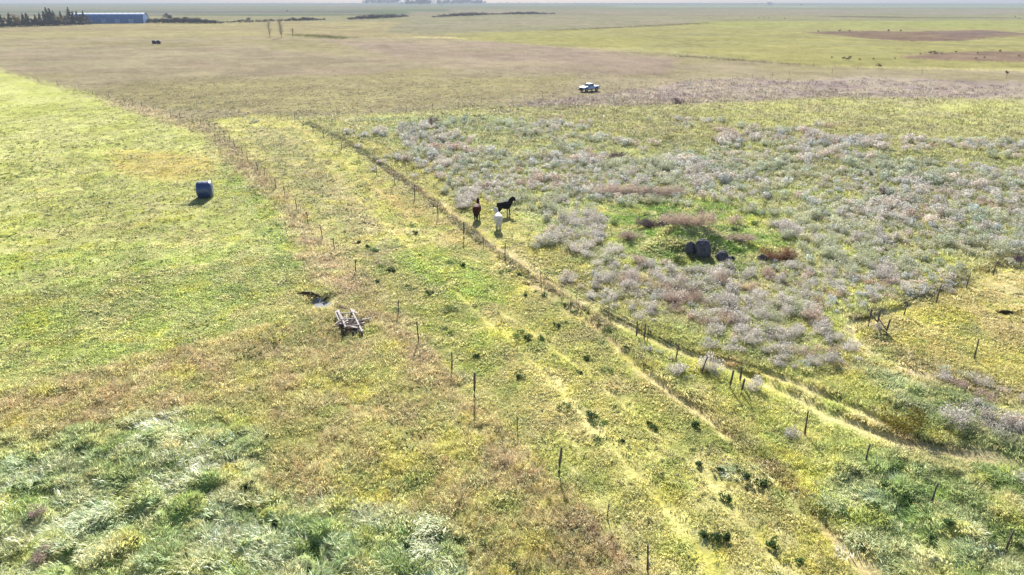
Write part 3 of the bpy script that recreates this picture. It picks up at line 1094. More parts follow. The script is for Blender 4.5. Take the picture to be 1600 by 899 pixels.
CLUMPS = [(1134, 782), (1092, 726), (1128, 848), (1110, 842), (1098, 838), (1150, 734), (1128, 740), (1162, 745), (1172, 768), (1190, 762),
          (1210, 855), (1250, 880), (1015, 660), (1022, 668), (925, 652), (938, 662), (1086, 664), (1128, 670), (916, 562), (948, 580), (906, 583),
          (808, 582), (815, 590), (704, 486), (695, 516), (708, 520), (742, 560), (812, 525), (824, 532), (882, 508), (871, 512), (848, 530),
          (820, 462), (882, 640), (575, 386), (585, 392), (560, 380), (600, 420), (612, 424), (645, 354), (650, 366), (710, 412), (720, 418),
          (740, 422), (570, 448), (762, 448), (590, 442), (640, 450), (672, 460), (870, 476), (886, 478), (900, 488), (935, 510), (950, 520),
          (850, 462), (840, 456), (812, 430), (790, 425), (980, 545), (960, 640), (970, 690), (940, 690),
          (1336, 745), (1318, 762), (1385, 770), (1412, 782), (1435, 795), (1300, 805), (1360, 800), (1400, 850), (1450, 850),
          (1395, 735), (1430, 740), (1460, 735), (1500, 770), (1540, 750), (1480, 830), (1530, 850), (1350, 860),
          (240, 858), (210, 850), (490, 860), (65, 762), (30, 770), (120, 745), (60, 720), (235, 705), (268, 730), (290, 728), (330, 818),
          (390, 770), (395, 800), (640, 860), (690, 838), (720, 850), (500, 855), (430, 822), (345, 818), (110, 870), (180, 880), (290, 880)]


def build_clumps():
    ms, soft = [], []
    for i in range(5):
        d = merge(leaves(170, .34, .40, .06, 1000 + i, flat=.5, lump=5), twigs(14, .34, .42, .03, 1040 + i, q0=1.0))
        ms.append(np_mesh('weed_clump', *d[:2], M_DARKW, d[2]))
        d = merge(leaves(150, .5, .26, .055, 1100 + i, flat=.6, lump=9), blades(16, .2, .45, .03, 1.2, 1140 + i))
        soft.append(np_mesh('weed_patch', *d[:2], M_MIDW, d[2]))
    for i, p in enumerate(CLUMPS):
        q = at3(*p)
        x, y = p
        lush = y > 690 and (x < 760 or x > 1290)
        dark = i < 14 or i % 2 == 0
        s = random.uniform(.6, 1.1) * (1.0 if q.length < 48 else 1.15) * (1.0 if dark else 1.15)
        o = link('weed_clump', (ms if dark else soft)[i % 5], None, q - Vector((0, 0, .02)), (0, 0, random.uniform(0, 6)),
                 (s * 1.1, s, s * random.uniform(.6, .95)))
        tone = 'dark green' if dark else 'soft green'
        if y > 690 and x < 760:
            lab, g = tone + ' weed clump in the flattened grass of the lower left', tone + ' clumps in the lower left grass'
        elif x > 1290 and y > 690:
            lab, g = tone + ' weed clump in the lush growth of the lower right', tone + ' clumps in the lower right growth'
        elif y > 690:
            lab, g = tone + ' weed clump on the lane close to the bottom edge', tone + ' clumps at the lower end of the lane'
        elif x > 860:
            lab, g = tone + ' weed clump on the lane in front of the paired fence posts', tone + ' clumps on the lane by the paired posts'
        elif x > 690:
            lab, g = tone + ' weed clump in the middle of the lane below the horses', tone + ' clumps in the middle of the lane'
        else:
            lab, g = tone + ' weed clump on the lane opposite the wooden frame', tone + ' clumps on the lane by the wooden frame'
        tag(o, lab, 'weed', g)


build_clumps()

# ------------------------------------------------------------------ fences
M_POST = mat('weathered_post', lin((116, 108, 102)), .9, .15, noise=(6, lin((74, 66, 62))), bump=(18, .5, .01))
M_WIRE = mat('fence_wire', (.25, .25, .26), .5, .4, .8)


def post_mesh(r, seed, top=0.0):
    g = random.Random(seed)
    b = MB()
    n = 5
    ox = [g.uniform(-.015, .015) for _ in range(n)]
    oy = [g.uniform(-.015, .015) for _ in range(n)]
    b.tube([(ox[i] * i / 2, oy[i] * i / 2, -.3 / 1.3 + (1 + .3 / 1.3) * i / (n - 1)) for i in range(n)],
           [r * (1.12 - .06 * i + g.uniform(-.06, .06)) for i in range(n)], 8)
    return b.mesh('fence_post', M_POST)


PM = [post_mesh(.060, 3), post_mesh(.046, 4), post_mesh(.026, 5)]


def fence(posts, label, wires=(.45, .75, 1.02), braces=(), far=False, name='wire_fence'):
    """posts: (base x, base y, height m, thickness class, lean x, lean y)"""
    pts = [at3(p[0], p[1]) for p in posts]
    root = empty(name, pts[0], 0, label, 'fence')
    o0 = pts[0]
    tops = []
    for p, q in zip(posts, pts):
        h = p[2]
        lx, ly = (p[4], p[5]) if len(p) > 4 else (random.gauss(0, .03), random.gauss(0, .03))
        link('fence_post', PM[p[3]], root, q - o0, (ly, lx, random.uniform(0, 6)), (1, 1, h))
        tops.append(q - o0)
    order = [i for i, p in enumerate(posts) if not (len(p) > 6 and p[6])]
    for wz in wires:
        b = MB()
        for i, k in zip(order[:-1], order[1:]):
            a, c = tops[i] + Vector((0, 0, wz)), tops[k] + Vector((0, 0, wz))
            if (c - a).length > 30: continue
            m = (a + c) / 2 - Vector((0, 0, .02))
            b.tube([a, m, c], .0035, 3, False)
        b.build('wire', M_WIRE, root)
    for a, za, c, zc in braces:
        b = MB()
        b.tube([tops[a] + Vector((0, .08, za)), tops[c] + Vector((0, -.02, zc))], .045, 7)
        b.build('brace', M_POST, root)
    return root


LEFT_POSTS = [(x, y, 1.15, 1) for x, y in [
    (60, 128), (90, 134), (118, 141), (145, 148), (171, 154), (194, 160), (208, 163.5), (222, 167), (240, 173), (267, 182), (282, 186), (301.5, 191), (314, 196), (327.5, 199), (336.5, 204),
    (343, 208), (351, 215), (359, 220), (367, 230), (379, 242), (387.5, 252), (403, 269), (414, 275.5), (431, 295), (444.5, 305.5),
    (464, 328), (481, 348), (504, 372), (523, 391), (556, 427)]]
LEFT_POSTS += [(622, 493, 1.3, 1, -.12, 0), (654.5, 538, 1.5, 1), (706, 577, 1.1, 1), (741, 625, 1.6, 0), (808, 671, .85, 2),
               (873, 742, 1.45, 0, .06, 0), (949, 811, .9, 2), (1012, 893, 1.3, 1)]
fence(LEFT_POSTS, 'long wire fence on weathered posts between hay field and lane, running to the bottom edge')

LANE_POSTS = [(461, 190, 1.5, 0), (475, 196, 1.2, 1), (489.5, 209, 1.3, 1), (506, 217, 1.2, 1), (519.5, 226, 1.2, 1),
              (534, 233, 1.1, 1), (561, 252, 1.2, 2), (588.5, 273.5, 1.35, 1), (617, 288, 1.3, 1), (648, 313, 1.6, 1), (684.6, 340, 1.35, 1),
              (724.7, 374, 1.65, 0), (755, 386, 1.2, 2), (789, 404, 1.25, 1), (845, 440, 1.2, 2), (901, 469, 1.1, 2), (950, 500, 1.1, 2),
              (994, 527.5, 1.15, 1), (1006, 533, 1.2, 1, 0, 0), (1011, 534, 1.05, 2, 0, 0, True), (1055, 565, 1.25, 1),
              (1096, 584, 1.25, 1, -.22, 0), (1140, 611, 1.3, 0, .05, 0), (1156, 603, 1.25, 0, -.05, 0, True), (1157, 618, 1.1, 0, .1, 0),
              (1257, 680, 1.35, 1, .04, 0), (1351, 730, 1.15, 1), (1454, 792, 1.15, 1, .06, 0), (1570, 866, 1.2, 1)]
fence(LANE_POSTS, 'wire fence on the right side of the lane, with the paired posts near its middle', braces=((0, 1.1, 1, .1),))

GATE_POSTS = [(1587, 412, 1.2, 1), (1552, 429, 1.2, 1), (1509, 451, 1.3, 1), (1463, 473, 1.4, 1), (1412, 493, 1.15, 1),
              (1370, 511, 1.25, 0, .0, 0), (1356, 513.5, 1.35, 0, .06, 0), (1383.7, 524.5, 1.15, 0, .05, 0), (1522, 561, 1.35, 1, .05, 0), (1660, 605, 1.3, 1)]
fence(GATE_POSTS, 'paddock fence at right with a braced gatepost corner', braces=((6, 1.0, 5, .35), (5, .62, 7, .35)))

FAR_POSTS = [(x, y, 1.35, 1) for x, y in [(527, 181), (580, 178), (635, 174), (676, 171), (717, 168), (752, 160.6), (800, 156), (848, 152),
                                         (895, 147), (933, 144), (968, 139.5), (1009, 135), (1079, 130), (1112, 127), (1144, 126), (1175, 123),
                                         (1207, 119), (1233, 118), (1300, 115), (1440, 116), (1572, 124)]]
fence(FAR_POSTS, 'far wire fence crossing behind the bushes and just this side of the truck')
FIELD_POSTS = [(x, y, 1.4, 1) for x, y in [(940, 76), (1000, 81), (1044, 84), (1072.6, 88), (1103, 90.6), (1160, 95), (1215, 99), (1271, 103), (1340, 108)]]
fence(FIELD_POSTS, 'distant wire fence along the lower edge of the yellow-green field')

# ------------------------------------------------------------------ wrapped bale
M_WRAP = mat('dark_bale_wrap', (.012, .04, .16), .42, .7, coat=.5, bump=(5, .8, .05))
M_TAIL = mat('loose_wrap_film', (.05, .06, .16), .3, .6)


def bale_part_mesh(r=.93, l=1.62, seg=40, seed=1):
    g = random.Random(seed)
    b = MB()
    prof = [(-l / 2 + .02, 0.0), (-l / 2, r * .5), (-l / 2 + .03, r * .86), (-l / 2 + .14, r * .99)]
    prof += [(-l / 2 + .14 + (l - .28) * i / 8, r * (1.0 + .012 * math.sin(i * 2.1))) for i in range(1, 8)]
    prof += [(l / 2 - .14, r * .99), (l / 2 - .03, r * .86), (l / 2, r * .5), (l / 2 - .02, 0.0)]
    vs, fs = [], []
    for x, q in prof:
        for k in range(seg):
            a = 2 * math.pi * k / seg
            qq = q * (1 + .012 * math.sin(5 * a + 3 * x) + g.uniform(-.006, .006))
            zz = math.sin(a) * qq
            if zz < -r * .9: zz = -r * .9 + (zz + r * .9) * .25
            vs.append((x, math.cos(a) * qq, zz + r * .92))
    for i in range(len(prof) - 1):
        for k in range(seg):
            a, c = i * seg + k, i * seg + (k + 1) % seg
            fs.append((a, a + seg, c + seg, c))
    b.add(vs, fs, True)
    return b


def build_bale():
    q = at3(322, 309)
    root = empty('wrapped_bale', q - Vector((0, 0, .03)), R(15), 'single dark blue plastic-wrapped round bale in the hay field', 'bale')
    bale_part_mesh().build('bale_wrap', M_WRAP, root)
    b = MB()
    b.add([(.35, -.86, 1.25), (.62, -.84, 1.18), (.66, -.98, .9), (.45, -.96, .95)], [(0, 1, 2, 3)])
    o = b.build('loose_flap', M_TAIL, root)
    o.modifiers.new('thick', 'SOLIDIFY').thickness = .006


build_bale()
M_FARBALE = mat('far_bale_wrap', (.03, .025, .05), .5, .4)
for k, (px, d, lab) in enumerate(((241.5, 0, 'far dark round bale, left one of the pair in the tan field'), (248.5, 1, 'far dark round bale, right one of the pair in the tan field'))):
    q = at3(px, 69.5)
    b = bale_part_mesh(.9, 1.75, 20, 5 + k)
    tag(link('round_bale', b.mesh('round_bale', M_FARBALE), None, q - Vector((0, 0, .05)), (0, 0, R(8 * k))), lab, 'bale')


# ------------------------------------------------------------------ horses
def coat_mat(name, upper, lower, z0, z1, rough=.75):
    m = bpy.data.materials.new(name)
    m.use_nodes = True
    nt = m.node_tree
    p = nt.nodes['Principled BSDF']
    p.inputs['Roughness'].default_value = rough
    p.inputs['Specular IOR Level'].default_value = .12
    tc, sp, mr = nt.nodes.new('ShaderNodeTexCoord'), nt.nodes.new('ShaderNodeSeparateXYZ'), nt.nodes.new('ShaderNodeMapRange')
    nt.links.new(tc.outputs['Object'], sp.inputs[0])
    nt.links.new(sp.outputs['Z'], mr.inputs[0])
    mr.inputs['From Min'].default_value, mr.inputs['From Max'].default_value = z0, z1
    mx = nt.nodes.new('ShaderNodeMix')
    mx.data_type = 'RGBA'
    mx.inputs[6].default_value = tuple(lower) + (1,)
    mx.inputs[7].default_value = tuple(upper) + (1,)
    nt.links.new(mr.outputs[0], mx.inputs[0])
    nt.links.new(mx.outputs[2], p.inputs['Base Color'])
    return m


def horse(px, py, rz, scale, head_turn, head_drop, label, coat, hair, hoofc):
    root = empty('horse', at3(px, py), rz, label, 'horse')
    root.scale = (scale,) * 3
    V, E, Rd = [], [], []

    def v(p, r, par=None):
        V.append(p)
        r = r if isinstance(r, tuple) else (r, r)
        k_ = 1.72 if max(r) > .21 and abs(p[1]) < .1 and p[0] < .6 else 1.42 if max(r) > .21 else 1.2 if p[2] < 1.1 and abs(p[1]) > .1 else 1.6
        Rd.append((r[0] * k_, r[1] * k_))
        if par is not None: E.append((par, len(V) - 1))
        return len(V) - 1

    def hd(p):   # turn and drop neck and head round the neck's root
        q = Vector(p) - Vector((.74, 0, 1.36))
        q = Matrix.Rotation(head_drop, 3, 'Y') @ (q * .80)
        q = Matrix.Rotation(head_turn, 3, 'Z') @ q
        q = q + Vector((.74, 0, 1.36))
        return tuple(q)
    pel = v((-.52, 0, 1.19), (.27, .30))
    rump = v((-.76, 0, 1.16), (.20, .22), pel)
    loin = v((-.18, 0, 1.17), (.27, .27), pel)
    bar = v((.18, 0, 1.13), (.29, .31), loin)
    che = v((.50, 0, 1.16), (.25, .31), bar)
    nb = v((.74, 0, 1.36), (.15, .22), che)
    n1 = v(hd((.89, 0, 1.62)), (.125, .20), nb)
    n2 = v(hd((1.00, 0, 1.86)), (.10, .155), n1)
    pl = v(hd((1.10, 0, 2.02)), (.09, .11), n2)
    jw = v(hd((1.22, 0, 1.90)), (.09, .135), pl)
    ns = v(hd((1.34, 0, 1.70)), (.065, .09), jw)
    v(hd((1.43, 0, 1.54)), (.06, .07), ns)
    for s in (-1, 1):
        v(hd((1.09, s * .075, 2.18)), (.018, .03), pl)
        h0 = v((-.60, s * .17, 1.02), (.15, .20), pel)
        h1 = v((-.50, s * .17, .80), (.10, .14), h0)
        h2 = v((-.74 + .10 * s, s * .16, .50), (.058, .07), h1)
        h3 = v((-.70 + .10 * s, s * .16, .20), (.043, .045), h2)
        v((-.64 + .10 * s, s * .16, .035), (.058, .058), h3)
        f0 = v((.50, s * .15, .94), (.11, .15), che)
        f1 = v((.49, s * .15, .76), (.075, .085), f0)
        f2 = v((.52 - .06 * s, s * .15, .46), (.052, .055), f1)
        f3 = v((.50 - .06 * s, s * .15, .19), (.04, .042), f2)
        v((.55 - .06 * s, s * .15, .035), (.055, .055), f3)
    me = bpy.data.meshes.new('body')
    me.from_pydata(V, E, [])
    tmp = bpy.data.objects.new('body', me)
    COL.objects.link(tmp)
    tmp.modifiers.new('skin', 'SKIN')
    sv = me.skin_vertices[0].data
    for i, r in enumerate(Rd):
        sv[i].radius = r
        sv[i].use_root = (i == 0)
    tmp.modifiers.new('sub', 'SUBSURF').levels = 2
    tmp.modifiers['sub'].render_levels = 2
    dg = bpy.context.evaluated_depsgraph_get()
    bm_ = bpy.data.meshes.new_from_object(tmp.evaluated_get(dg))
    bpy.data.objects.remove(tmp)
    bm_.materials.clear()
    bm_.materials.append(coat)
    bm_.polygons.foreach_set('use_smooth', [True] * len(bm_.polygons))
    body = link('body', bm_, root)
    mh = mat('horse_hair', hair, .6, .3)
    g = random.Random(int(px))
    b = MB()          # tail
    for k in range(16):
        a = g.uniform(-.07, .07)
        e = g.uniform(-.1, .1)
        b.tube([(-.93, a * .4, 1.24), (-1.06, a, 1.05), (-1.08 + e * .3, a + e * .4, .72), (-1.04 + e * .4, a * 1.3 + e * .5, .40 + g.uniform(0, .15))],
               [.028, .034, .03, .006], 5)
    b.build('tail', mh, root)
    b = MB()          # mane
    for k in range(26):
        t = k / 25
        x, z = .68 + .40 * t, 1.58 + .56 * t
        sd_ = 1 if g.random() < .75 else -1
        top = hd((x, 0, z))
        mid = hd((x - .03, sd_ * .12, z - .08))
        low = hd((x - .05, sd_ * (.15 - .03 * t), z - .30 + g.uniform(-.05, .05)))
        b.tube([top, mid, low], [.035, .03, .006], 5)
    b.build('mane', mh, root)
    mh2 = mat('hoof', hoofc, .6, .3)
    for s in (-1, 1):
        for x in (-.62 + .10 * s, .57 - .06 * s):
            b = MB()
            y = s * (.16 if x < 0 else .15)
            b.tube([(x + .01, y, -.03), (x - .02, y, .09)], [.075, .058], 10)
            b.build('hoof', mh2, root)
    for s in (-1, 1):
        b = MB()
        c = Vector(hd((1.22, s * .10, 1.94)))
        b.tube([c + Vector((0, 0, -.022)), c, c + Vector((0, 0, .022))], [.006, .022, .006], 8)
        b.build('eye', mat('horse_eye', (.01, .008, .006), .15, .5), root)
    return root


horse(745.5, 342, R(84), .95, R(6), R(2), 'bay horse seen from behind with head raised, left of the white horse', coat_mat('bay_coat', (.07, .014, .009), (.012, .008, .008), .35, .75),
      (.012, .008, .008), (.02, .018, .016))
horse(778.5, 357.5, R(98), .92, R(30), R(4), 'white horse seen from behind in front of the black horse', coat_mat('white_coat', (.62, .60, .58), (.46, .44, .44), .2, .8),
      (.66, .64, .62), (.1, .09, .08))
horse(788, 337, R(32), .92, R(-40), R(0), 'black horse in side view facing right, farthest of the three horses', coat_mat('black_coat', (.008, .007, .009), (.006, .006, .007), .3, .8),
      (.006, .006, .007), (.015, .014, .013))


# ------------------------------------------------------------------ pickup truck
def build_truck():
    paint = mat('white_truck_paint', (.34, .46, .68), .45, .3, coat=.1)
    glass = mat('tinted_glass', (.10, .14, .19), .15, .5)
    black = mat('black_trim', (.015, .015, .017), .5, .3)
    rub = mat('tyre_rubber', (.012, .012, .013), .85, .2)
    chrome = mat('bright_metal', (.6, .6, .62), .25, .5, .9)
    q = at3(920.5, 142.3) + Vector((0, 0, .05))
    root = empty('pickup_truck', q, R(180 + 38), 'white pickup truck parked at the edge of the tan field', 'truck')
    L2, Wd = 2.65, .95      # x forward

    def section(xs, body_top, body_bot, w):
        return [(xs, -w, body_bot), (xs, -w - .02, (body_top + body_bot) / 2), (xs, -w + .05, body_top), (xs, w - .05, body_top),
                (xs, w + .02, (body_top + body_bot) / 2), (xs, w, body_bot)]
    b = MB()
    prof = [(2.62, .98, .58, .80), (2.55, 1.08, .55, .90), (2.2, 1.14, .55, .94), (1.45, 1.20, .55, .95), (1.1, 1.22, .55, .95), (-.75, 1.20, .55, .95),
            (-.78, 1.18, .58, .95), (-2.5, 1.17, .60, .95), (-2.66, 1.15, .62, .93)]
    vs, fs = [], []
    for s in prof: vs += section(*s)
    n = 6
    for i in range(len(prof) - 1):
        for k in range(n):
            a, c = i * n + k, i * n + (k + 1) % n
            fs.append((a, c, c + n, a + n))
    fs += [tuple(range(n - 1, -1, -1)), tuple((len(prof) - 1) * n + k for k in range(n))]
    b.add(vs, fs)
    bevelled(b.build('body', paint, root), .05)
    b = MB()            # cab
    lo = [(1.22, -.86), (-.92, -.86), (-.92, .86), (1.22, .86)]
    hi = [(.42, -.70), (-.66, -.70), (-.66, .70), (.42, .70)]
    vs = [(x, y, 1.14) for x, y in lo] + [(x, y, 1.80) for x, y in hi]
    b.add(vs, [(0, 1, 5, 4), (1, 2, 6, 5), (2, 3, 7, 6), (3, 0, 4, 7), (4, 5, 6, 7), (3, 2, 1, 0)])
    bevelled(b.build('cab', paint, root), .06, 3)

    def pane(name, pts, off):
        b = MB()
        b.add([Vector(p) + Vector(off) for p in pts] + [Vector(p) + Vector(off) * .2 for p in pts],
              [(0, 1, 2, 3), (7, 6, 5, 4), (0, 4, 5, 1), (1, 5, 6, 2), (2, 6, 7, 3), (3, 7, 4, 0)])
        b.build(name, glass, root)
    for s in (-1, 1):
        yb, yt = s * .845, s * .722
        pane('side_window', [(1.02, yb, 1.22), (.20, yb, 1.22), (.20, yt, 1.70), (.44, yt, 1.70)], (0, s * .02, .006))
        pane('side_window', [(.10, yb, 1.22), (-.72, yb, 1.22), (-.60, yt, 1.70), (.10, yt, 1.70)], (0, s * .02, .006))
    pane('windscreen', [(1.12, -.78, 1.24), (1.12, .78, 1.24), (.50, .64, 1.73), (.50, -.64, 1.73)], (.02, 0, .02))
    pane('rear_window', [(-.90, .7, 1.26), (-.90, -.7, 1.26), (-.70, -.6, 1.70), (-.70, .6, 1.70)], (-.02, 0, .012))
    b = MB()
    b.box((-1.68, 0, 1.10), (1.62, 1.62, .12))
    b.build('bed_floor', black, root)
    b = MB()
    b.box((-2.68, 0, .55), (.14, 1.8, .2))
    b.build('bumper', chrome, root)
    b = MB()
    b.box((2.64, 0, .52), (.18, 1.86, .24))
    b.build('bumper', black, root)
    b = MB()
    b.box((2.61, 0, .83), (.06, 1.05, .26))
    for k in range(4): b.box((2.645, 0, .74 + .06 * k), (.02, 1.0, .02))
    b.build('grille', black, root)
    for s in (-1, 1):
        b = MB()
        b.box((2.58, s * .70, .87), (.09, .32, .19))
        bevelled(b.build('headlight', mat('lamp_glass', (.5, .52, .55), .1, .6), root), .02)
        b = MB()
        b.box((-2.66, s * .86, .95), (.05, .14, .34))
        b.build('tail_light', mat('red_lamp', (.25, .01, .01), .3, .5), root)
        b = MB()
        b.box((.95, s * 1.05, 1.25), (.12, .2, .16))
        bevelled(b.build('mirror', black, root), .02)
        b = MB()
        b.box((.15, s * .965, .5), (2.1, .05, .12))
        b.build('sill', black, root)
        for k in (.62, -.4):
            b = MB()
            b.box((k - .1, s * .975, 1.02), (.16, .02, .04))
            b.build('door_handle', chrome, root)
        for x in (1.68, -1.62):
            w = empty('wheel', (x, s * .86, .45))
            w.parent = root
            b = MB()
            b.tube([(0, -.13, 0), (0, -.10, 0), (0, .10, 0), (0, .13, 0)], [.40, .46, .46, .40], 24)
            b.build('tyre', rub, w)
            b = MB()
            b.tube([(0, s * .10, 0), (0, s * .14, 0)], [.23, .20], 16)
            b.build('rim', chrome, w)
            b = MB()
            n = 12
            vs, fs = [], []
            for i in range(n + 1):
                a = math.pi * i / n
                for rr_, dy in ((.48, .0), (.48, .15), (.55, .15), (.55, .0)):
                    vs.append((x + math.cos(a) * rr_, s * (.83 + dy), .48 + math.sin(a) * rr_))
            for i in range(n):
                for k in range(4):
                    fs.append((4 * i + k, 4 * i + (k + 1) % 4, 4 * i + 4 + (k + 1) % 4, 4 * i + 4 + k))
            b.add(vs, fs)
            b.build('wheel_arch', black, root)


build_truck()


# ------------------------------------------------------------------ old wooden frame lying in the rough ground
def build_frame():
    wood = mat('sun_bleached_wood', (.52, .47, .44), .8, .15, noise=(7, (.31, .26, .24)), bump=(30, .4, .01))
    dark = mat('dark_wood', (.10, .075, .07), .9, .1, noise=(6, (.05, .035, .035)), bump=(20, .5, .01))  # darker wood for legs, floor planks and some of the boards
    q = at3(543, 518)
    root = empty('wooden_frame', q, R(-4), 'collapsed old wooden frame of bleached bars lying in the rough grass', 'frame')
    g = random.Random(4)

    def w(px, py, z):
        """Point at height z on the frame, in the frame's own space."""
        d = ray(px, py)
        t = (CAM_H - z - q.z) / -d[2]
        p = Vector((d[0] * t, d[1] * t, z + q.z)) - q
        return Matrix.Rotation(R(4), 3, 'Z') @ p

    def beam(name, a, c, wd, ht, mt):
        b = MB()
        b.bar(a, c, wd, ht)
        bevelled(b.build(name, mt, root), .012)
    H = .55
    beam('rail', w(529, 485.5, H), w(540, 512, H - .02), .10, .12, wood)
    beam('rail', w(548, 483, H), w(566, 519, H - .05), .11, .12, wood)
    for a, c, zz in (((534, 499.5), (556, 497.5), 0), ((539.5, 510.5), (562, 507.5), .0), ((531.5, 490), (551, 488), .01)):
        beam('cross_bar', w(*a, H + .06 + zz), w(*c, H + .06 + zz), .08, .05, wood)
    beam('cross_bar', w(541, 492, H - .2), w(544, 508, H - .2), .07, .05, wood)
    beam('plank', w(524.5, 486.5, .5), w(530, 500, .46), .16, .045, wood)
    beam('plank', w(527, 484, .62), w(533.5, 499, .55), .10, .045, wood)
    beam('plank', w(547, 510.5, .5), w(564, 513, .4), .16, .05, wood)
    beam('plank', w(551, 519, .2), w(568, 515.5, .3), .18, .05, wood)
    beam('plank', w(531, 478, .45), w(541, 483, .6), .14, .05, dark)
    beam('plank', w(549, 484, .3), w(558, 490, .3), .18, .05, wood)
    for px, py in ((530, 486), (540.5, 511), (549, 484), (565.5, 518), (536, 516), (551, 518), (535, 500), (557, 500)):
        t = w(px, py, H - .03)
        beam('leg', t, Vector((t.x + g.uniform(-.04, .04), t.y + .02, -.1)), .10, .10, dark)
    for k in range(9):
        a = Vector((g.uniform(-.8, .1), g.uniform(-.3, .7), .08 + .05 * k))
        ang = g.uniform(-.6, .6)
        beam('floor_plank', a, a + Vector((math.cos(ang) * 1.0, math.sin(ang), g.uniform(-.05, .2))), .15, .04, dark)
    for k in range(26):
        a = Vector((g.uniform(-1.0, .6), g.uniform(-.2, 1.6), g.uniform(.10, .52)))
        ang = g.choice((-.15, 1.2, 1.35, .1)) + g.uniform(-.35, .35)
        l_ = g.uniform(.45, 1.0)
        beam('loose_board', a, a + Vector((math.cos(ang) * l_, math.sin(ang) * l_, g.uniform(-.15, .15))), g.uniform(.1, .17), .045,
             wood if k % 3 else dark)
    for k in range(3):
        a = Vector((-.55 + .55 * k, .25, .40))
        beam('floor_plank', a, a + Vector((.06, .95, .04)), .2, .04, dark)


build_frame()

# ------------------------------------------------------------------ boulders, brush heaps, holes
M_ROCK = mat('grey_granite', (.14, .135, .155), .95, .1, noise=(2.5, (.055, .055, .07)), bump=(4, 1.0, .25))


def rock(px, py, s, seed, label):
    g = random.Random(seed)
    bm = bmesh.new()
    bmesh.ops.create_icosphere(bm, subdivisions=4, radius=1)
    dirs = [Vector((g.gauss(0, 1), g.gauss(0, 1), g.gauss(0, 1))).normalized() for _ in range(14)]
    offs = [g.uniform(.76, .96) for _ in dirs]
    for v in bm.verts:
        n = v.co.normalized()
        r = 1.0
        for d, o in zip(dirs, offs):
            c = n.dot(d)
            if c > 0: r = min(r, o / c)
        r *= 1 + .05 * math.sin(7 * n.x + seed) * math.sin(8 * n.y) + .03 * math.sin(15 * n.z + n.x * 11) + g.uniform(-.012, .012)
        v.co = n * r
    me = bpy.data.meshes.new('boulder')
    bm.to_mesh(me)
    bm.free()
    me.polygons.foreach_set('use_smooth', [True] * len(me.polygons))
    me.materials.append(M_ROCK)
    o = link('boulder', me, None, at3(px, py) + Vector((0, 0, s[2] * .35)), (0, 0, g.uniform(0, 6)), s)
    tag(o, label, 'boulder')


rock(1096, 404, (.82, .66, 1.08), 3, 'largest dark boulder on the green mound')
rock(1128, 410, (.62, .5, .66), 8, 'middle-sized dark boulder right of the largest one')
rock(1141, 410, (.36, .36, .32), 12, 'small dark boulder at the right end of the boulder row')
rock(1078, 401, (.5, .45, .75), 15, 'pale-edged boulder leaning on the left of the largest one')
rock(1190, 407, (.45, .4, .35), 21, 'dark boulder at the left end of the reddish brush heap')


def heap(px, py, rx, rz, mt, label, seed, yaw=0.):
    rz *= 1.35
    root = empty('brush_heap', at3(px, py) - Vector((0, 0, .05)), yaw, label, 'brush heap')
    v = twigs(int(150 * rx), rx, rz, .035, seed, up=1.0, q0=.75)
    link('sticks', np_mesh('sticks', *v[:2], mt, v[2]), root, None, None, (1, .5, 1))
    nl = int(9 * rx)
    V, F, Sh = [], [], []
    gg = np.random.default_rng(seed)
    for k in range(nl):
        c = leaves(130, .75, rz * gg.uniform(.7, 1.1), .055, seed + 3 + k, flat=.7, lump=4)
        off = np.array([gg.uniform(-.8, .8) * rx, gg.uniform(-.3, .3) * rx * .5, 0])
        V, F, Sh = merge((V, F, Sh), ([p + off for p in c[0]], c[1], c[2]))
    link('dead_leaves', np_mesh('dead_leaves', V, F, mt, Sh), root)


heap(1214, 406, 1.9, .95, M_DEADRED, 'reddish brown heap of dead brush right of the boulders', 41)
heap(1024, 356, 2.3, .8, M_PURPLE, 'grey heap of dead sticks on the left of the green mound', 44, .25)
heap(1072, 373, 2.9, 1.1, M_PINK, 'pale pink dry brush along the crest above the boulders', 47, -.15)
heap(1150, 385, 1.6, .5, M_PINK, 'low tan brush heap between the boulders and the reddish heap', 61)
heap(985, 375, 1.0, .7, M_PINK, 'small tan brush heap at the left end of the green clearing', 63)
heap(1000, 303, 6.0, 1.0, M_PINK, 'long low bank of pinkish grey brush behind the green clearing', 52, -.03)

M_ASH = mat('grey_dried_mud', (.30, .30, .32), .8, .2, noise=(5, (.16, .155, .16)), bump=(9, .5, .04))


